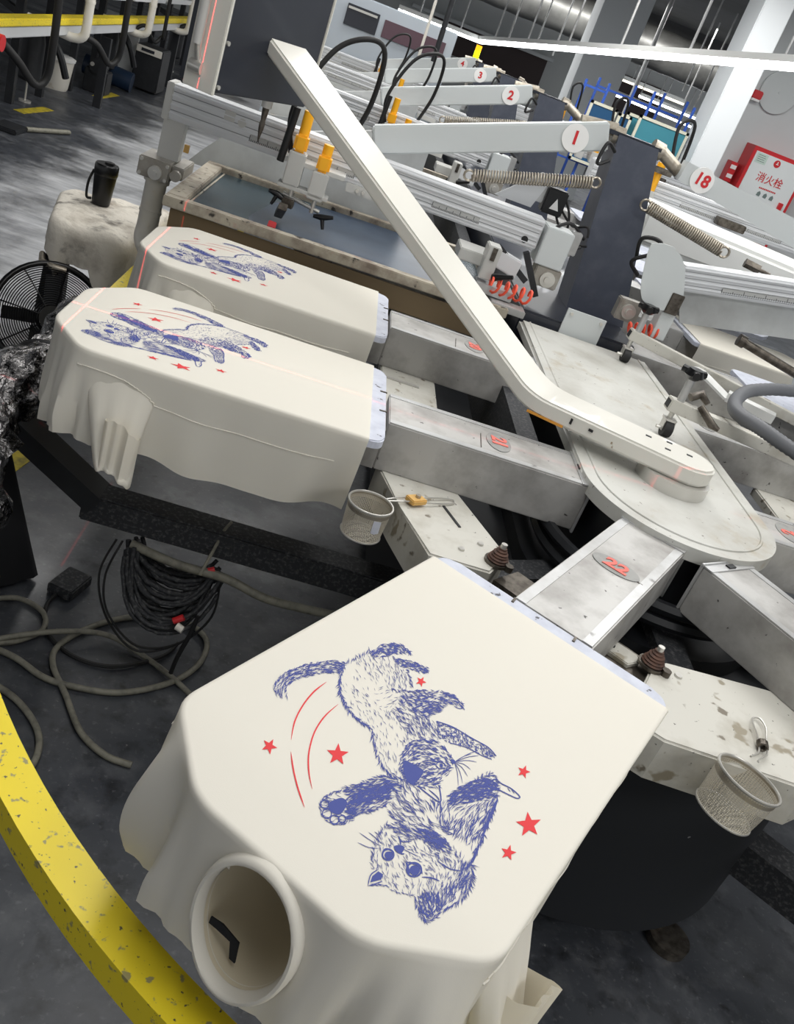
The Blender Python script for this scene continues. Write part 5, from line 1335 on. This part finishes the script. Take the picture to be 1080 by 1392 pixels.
# blue screen rack ------------------------------------------------------------
t = thing('screen_rack', 'blue steel rack holding screens in front of the near column', 'rack', (2.8,11,0))
for x,y,h in ((2.18,11.0,1.73),(2.42,11.5,1.80),(2.44,11.0,1.77),(2.85,11.5,1.86),(2.95,11.0,1.86),(3.2,11.5,1.9),(3.44,11.0,1.86),(3.46,11.4,1.9)):
    bm = B(); box(bm, (x-.014,y-.014,0), (x+.014,y+.014,h)); obj('upright', bm, M['bluesteel'], t)
bm = B(); box(bm, (2.18,10.99,1.66), (2.44,11.01,1.685)); box(bm, (2.42,11.49,1.70), (3.46,11.51,1.725)); box(bm, (2.18,10.99,.9), (3.44,11.01,.92)); 
each('crossbar', bm, M['bluesteel'], t)
def rack_screen(x0, x1, y, z0, z1, m, label, fr='aluframe'):
    t = thing('stored_screen', label, 'screen', ((x0+x1)/2,y,z0))
    bm = B(); w = .03
    box(bm, (x0,y,z0), (x0+w,y+.03,z1)); box(bm, (x1-w,y,z0), (x1,y+.03,z1)); box(bm, (x0,y,z0), (x1,y+.03,z0+w)); box(bm, (x0,y,z1-w), (x1,y+.03,z1)); obj('frame', bm, M[fr], t)
    bm = B(); box(bm, (x0+w,y+.01,z0+w), (x1-w,y+.016,z1-w)); obj('mesh', bm, M[m], t)
rack_screen(2.30,2.62,10.90,.92,1.56,'tealdark','small dark blue screen at the left end of the blue rack')
rack_screen(2.64,2.80,10.88,.92,1.54,'tealdark','narrow dark screen with pale frame standing second in the blue rack')
rack_screen(2.74,3.0,10.95,.92,1.58,'teal','pale teal screen third in the blue rack')
rack_screen(2.86,3.46,10.84,.92,1.60,'teal','large teal screen at the right end of the blue rack')

# console and plum dryer in the back ------------------------------------------------------------
t = thing('control_console', 'grey control console with dark glass window behind the left print heads', 'console', (-.2,9.4,0))
bm = B(); box(bm, (-1.0,9.6,0), (.60,10.3,1.66), .01); obj('cabinet', bm, M['console'], t, 30)
bm = B(); box(bm, (-.45,9.585,1.39), (-.14,9.6,1.57), .002); w_ = obj('window', bm, M['darkglass'], t)
bm = B(); box(bm, (-.44,9.58,1.53), (-.16,9.585,1.55)); obj('window_trim', bm, M['steel'], w_)
bm = B(); box(bm, (-.085,9.585,1.40), (.52,9.6,1.55), .002); obj('panel', bm, M['plum'], t)
bm = B()
for k in range(8): cyl(bm, (-.68+.03*(k%4),9.59,1.33+.03*(k//4)), (-.68+.03*(k%4),9.6,1.33+.03*(k//4)), .009, 10)
each('button', bm, M['darkglass'], t, 40)
t = thing('signal_lamp', 'lit yellow-green signal lamp below the bright light tube', 'signal lamp', (.79,9.2,.9))
bm = B(); cyl(bm, (.79,9.2,1.44), (.79,9.2,1.47), .035, 16); cyl(bm, (.79,9.2,.9), (.79,9.2,1.44), .012, 10); cyl(bm, (.79,9.2,1.47), (.79,9.2,1.53), .02, 12); obj('base', bm, M['pvc'], t, 40)
bm = B(); cyl(bm, (.79,9.2,1.53), (.79,9.2,1.585), .027, 16); obj('green_lens', bm, M['lampgreen'], t, 40)
bm = B(); cyl(bm, (.79,9.2,1.585), (.79,9.2,1.635), .027, 16); obj('amber_lens', bm, M['lampamber'], t, 40)
bm = B(); cyl(bm, (.26,8,1.4), (.235,8,3.4), .012, 10); solo('cable_drop', bm, M['pvc'], 'thin white cable conduit dropping from the ceiling behind the left heads', 'conduit', smooth=40)
bm = B(); cyl(bm, (.38,8,1.4), (.36,8,3.4), .022, 10); solo('cable_drop', bm, M['black'], 'thick dark cable drop from the ceiling beside the white one', 'conduit', smooth=40)

# ================================================================== SECOND MACHINE, UPPER LEFT
t = thing('safety_rail', 'straight yellow rail of the second machine in the upper left background', 'rail', (-2.35,9,.6))
bm = B(); box(bm, (-2.40,4.5,.735), (-2.30,18,.785), .008); obj('rail_bar', bm, M['yellow'], t, 30)
bm = B(); box(bm, (-2.42,4.5,.66), (-2.32,18,.735), .006); obj('white_beam', bm, M['rail'], t, 30)
for y in (6.3,9.1,12,15):
    bm = B(); box(bm, (-2.41,y,0), (-2.34,y+.05,.6)); obj('post', bm, M['black'], t)
bm = B(); cyl(bm, (-2.30,6.30,.66), (-2.25,6.30,.66), .05, 16); obj('red_knob', bm, M['redpaint'], t, 40)
for k,(y,lb) in enumerate(((7.8,'white vent pipe with elbow nearest on the second machine'),(9.8,'middle white vent pipe with elbow on the second machine'),(11.7,'farthest white vent pipe with elbow on the second machine'))):
    bm = B(); tube(bm, [(-2.2,y,1.35),(-2.2,y,.75)]+[(-2.2-.07+.07*math.cos(a),y,.73+.07*math.sin(a)-.0) for a in [-k2*PI/10 for k2 in range(1,5)]]+[(-2.30,y,.655),(-2.62,y-.05,.69)], .034, 14)
    cyl(bm, (-2.2,y,.93), (-2.2,y,.95), .038, 14)
    solo('vent_pipe', bm, M['pvc'], lb, 'pipe', smooth=50)
for k,(y,z0,lb) in enumerate(((6.75,.42,'thick black hose hanging left of the nearest white vent pipe'),(8.5,.48,'thick black hose hanging between the nearest and middle vent pipes'),(10.0,.62,'thin black hose hanging right of the middle vent pipe'),(12.0,.6,'black hose hanging farthest right on the second machine'))):
    bm = B(); tube(bm, spl([(-2.1,y,1.4),(-2.1,y,1.0),(-2.1,y+.02,.7),(-2.12,y+.05,z0+.06),(-2.17,y-.02,z0),(-2.26,y-.12,z0+.12),(-2.36,y-.2,.64)],8), .026 if k!=2 else .018, 10)
    solo('black_hose', bm, M['rubber'], lb, 'hose', smooth=50)
for k,(x,y,lb) in enumerate(((-2.72,8.25,'black ink pump stand nearest, left of the white bucket'),(-2.70,10.4,'black ink pump stand in the middle of the second machine'),(-2.68,13.6,'black ink pump stand farthest back on the second machine'))):
    t = thing('pump_stand', lb, 'stand', (x,y,0))
    bm = B(); tube(bm, [(x,y,.17),(x,y,.2),(x,y,.48),(x,y,.62)], [.06,.10,.10,.07], 18); obj('hopper', bm, M['black'], t, 40)
    bm = B(); beam(bm, (x-.05,y,.55), (x+.32,y-.1,.72), .06, .05); beam(bm, (x,y,.60), (x-.35,y+.15,.68), .05, .05); tube(bm, spl([(x+.1,y,.6),(x+.22,y,.45),(x+.28,y+.05,.28)],5), .03, 8); each('arm', bm, M['black'], t, 40)
    bm = B(); cyl(bm, (x,y,.012), (x,y,.19), .008, 8); cyl(bm, (x,y,0), (x,y,.014), .05, 16); obj('foot', bm, M['steel'], t, 40)
    bm = B(); beam(bm, (x-.25,y+.1,.50), (x-.15,y+.05,.44), .08, .03); obj('paper_flag', bm, M['pallet'], t)
for k,(x,y,lb) in enumerate(((-2.86,9.35,'white plastic bucket on the floor beside the nearest pump stand'),(-2.23,13.6,'white printed bucket on the floor left of the dark navy box'))):
    t = thing('bucket', lb, 'bucket', (x,y,0))
    bm = B(); tube(bm, [(x,y,0),(x,y,.02),(x,y,.27)], [.13,.14,.165], 24); obj('tub', bm, M['pvc'], t, 40)
    bm = B(); tube(bm, [(x,y,.262),(x,y,.285),(x,y,.295)], [.172,.175,.15], 24); obj('lid', bm, M['disc'], t, 40)
t = thing('pump_motor', 'black pump motor on the floor right of the white bucket', 'motor', (-2.6,9.9,0))
bm = B(); box(bm, (-2.72,9.8,0), (-2.5,10.0,.22), .01); cyl(bm, (-2.61,9.78,.25), (-2.61,9.98,.25), .07, 16); obj('body', bm, M['black'], t, 40)
bm = B()
for dx,dz in ((-.05,.26),(.04,.27)): cyl(bm, (-2.6+dx,9.77,dz), (-2.6+dx,9.79,dz), .02, 10)
each('gauge', bm, M['steel'], t, 40)
t = thing('control_box', 'black floor box with white display, right of the second pump stand', 'control box', (-2.42,11.1,0))
bm = B(); box(bm, (-2.56,11.0,.02), (-2.27,11.4,.46), .01); obj('case', bm, M['black'], t, 30)
bm = B(); box(bm, (-2.555,10.985,.385), (-2.28,11.0,.455), .003); o = obj('display_panel', bm, M['pvc'], t)
bm = B(); box(bm, (-2.50,10.98,.405), (-2.36,10.986,.435)); obj('display', bm, M['darkglass'], o)
bm = B(); box(bm, (-3.0,11.3,.0), (-2.62,11.34,.64)); solo('grey_board', bm, M['greypanel'], 'grey upright board behind the black floor box', 'board')
bm = B(); tube(bm, [(-2.95,10.6,.13),(-2.45,10.62,.10)], [.10,.10], 16); solo('blue_motor', bm, mat('dark_blue_paint', rgb(30,48,72), .4), 'dark blue cylinder lying on the floor in front of the floor box', 'motor', smooth=40)
for k in range(7):
    y = 6.2+1.5*k
    t = thing('print_board', 'white print board on the second machine, '+['nearest','second','third','fourth','fifth','sixth','farthest'][k]+' of its row', 'print board', (-2.6,y+.6,0), 0, 'white print boards of the second machine')
    bm = B(); box(bm, (-2.95,y,.955), (-2.22,y+1.2,1.0), .004); box(bm, (-2.9,y+.3,1.0), (-2.4,y+.8,1.06), .01); obj('board', bm, M['rail'], t, 30)
    for dy in (.25,.95):
        bm = B(); box(bm, (-2.78,y+dy,0), (-2.72,y+dy+.06,.955)); obj('leg', bm, M['black'], t)
for k,(x0,y0,x1,y1) in enumerate(((-2.60,7.78,-2.535,8.3),(-2.53,9.65,-2.49,10.2))):
    bm = B(); obb(bm, ((x0+x1)/2,(y0+y1)/2,.001), ((x1-x0)/2,(y1-y0)/2,0), (.045,-.01,0), (0,0,.001)); solo('floor_mark', bm, M['tape'], ['worn yellow floor mark nearer the camera in the upper left','worn yellow floor mark farther back in the upper left'][k], 'floor mark')
bm = B(); obb(bm, (-.735,2.69,.001), (.02,.125,0), (.03,-.004,0), (0,0,.001)); solo('floor_mark', bm, M['tape'], 'bold yellow floor mark near the black cloth at the left edge', 'floor mark')
t = thing('scraper', 'dark ink scraper lying on the floor in the upper left', 'scraper', (-2.3,7.25,0))
bm = B(); cyl(bm, (-2.33,7.18,.02), (-2.14,7.58,.02), .018, 10); obj('handle', bm, M['hosegrey'], t, 40)
bm = B(); box(bm, (-2.50,6.95,0), (-2.32,7.2,.035), .008); obj('blade', bm, M['black'], t, 30)

# ================================================================== LIGHT
w = bpy.data.worlds.new('world'); SC.world = w; w.use_nodes = True
w.node_tree.nodes['Background'].inputs[0].default_value = (.95,.97,1,1); w.node_tree.nodes['Background'].inputs[1].default_value = .5
def area(name, loc, sx, sy, power, col=(1,.99,.97), rot=(0,0,0)):
    l = bpy.data.lights.new(name, 'AREA'); l.shape = 'RECTANGLE'; l.size = sx; l.size_y = sy; l.energy = power; l.color = col
    o = bpy.data.objects.new(name, l); COL.objects.link(o); o.location = loc; o.rotation_euler = rot
area('ceiling_lamp_near', (.2,1.4,3.3), 1.0, 3.6, 54)
area('added_fill_behind', (3.2,-1.2,3.2), 2.5, .8, 78)  # unseen fill added behind the camera to lift the shirt sides
area('ceiling_lamp_right', (2.2,3.5,3.3), .8, 4, 75)
area('ceiling_lamp_mid', (.3,5.6,3.3), .8, 4, 80)
area('ceiling_lamp_left', (-1.5,6.6,3.3), .6, 5, 48)
area('ceiling_lamp_back', (1.5,9.3,3.3), 4, .6, 120)
area('ceiling_lamp_far', (2.5,18.2,3.3), 8, 1.0, 420)
area('ceiling_lamp_wall', (4.4,8.8,3.3), 2.4, .6, 70)

# red line laser of the positioning device: one lamp, two thin sheets of light
l = bpy.data.lights.new('positioning_laser', 'SPOT'); l.energy = 70; l.color = (1,.05,.05); l.shadow_soft_size = 0; l.spot_size = math.radians(120); l.spot_blend = 0
l.use_nodes = True; nt = l.node_tree; N = nt.nodes; LK = nt.links
em = N['Emission']; tc = N.new('ShaderNodeTexCoord'); sx = N.new('ShaderNodeSeparateXYZ'); LK.new(tc.outputs['Normal'], sx.inputs[0])
vals = []
for k in (0,1):
    dv = N.new('ShaderNodeMath'); dv.operation = 'DIVIDE'; LK.new(sx.outputs[k], dv.inputs[0]); LK.new(sx.outputs[2], dv.inputs[1])
    ab = N.new('ShaderNodeMath'); ab.operation = 'ABSOLUTE'; LK.new(dv.outputs[0], ab.inputs[0])
    lt = N.new('ShaderNodeMath'); lt.operation = 'LESS_THAN'; lt.inputs[1].default_value = .0016; LK.new(ab.outputs[0], lt.inputs[0]); vals.append(lt.outputs[0])
mx = N.new('ShaderNodeMath'); mx.operation = 'MAXIMUM'; LK.new(vals[0], mx.inputs[0]); LK.new(vals[1], mx.inputs[1])
ml = N.new('ShaderNodeMath'); ml.operation = 'MULTIPLY'; LK.new(mx.outputs[0], ml.inputs[0]); ml.inputs[1].default_value = 2.5; LK.new(ml.outputs[0], em.inputs['Strength'])
o = bpy.data.objects.new('positioning_laser', l); COL.objects.link(o); o.location = (-.445,1.885,1.95)

vs = SC.view_settings
SC.display_settings.display_device = 'sRGB'
vs.view_transform = 'Standard'; vs.look = 'None'; vs.gamma = 1; vs.exposure = 0; vs.use_curve_mapping = False
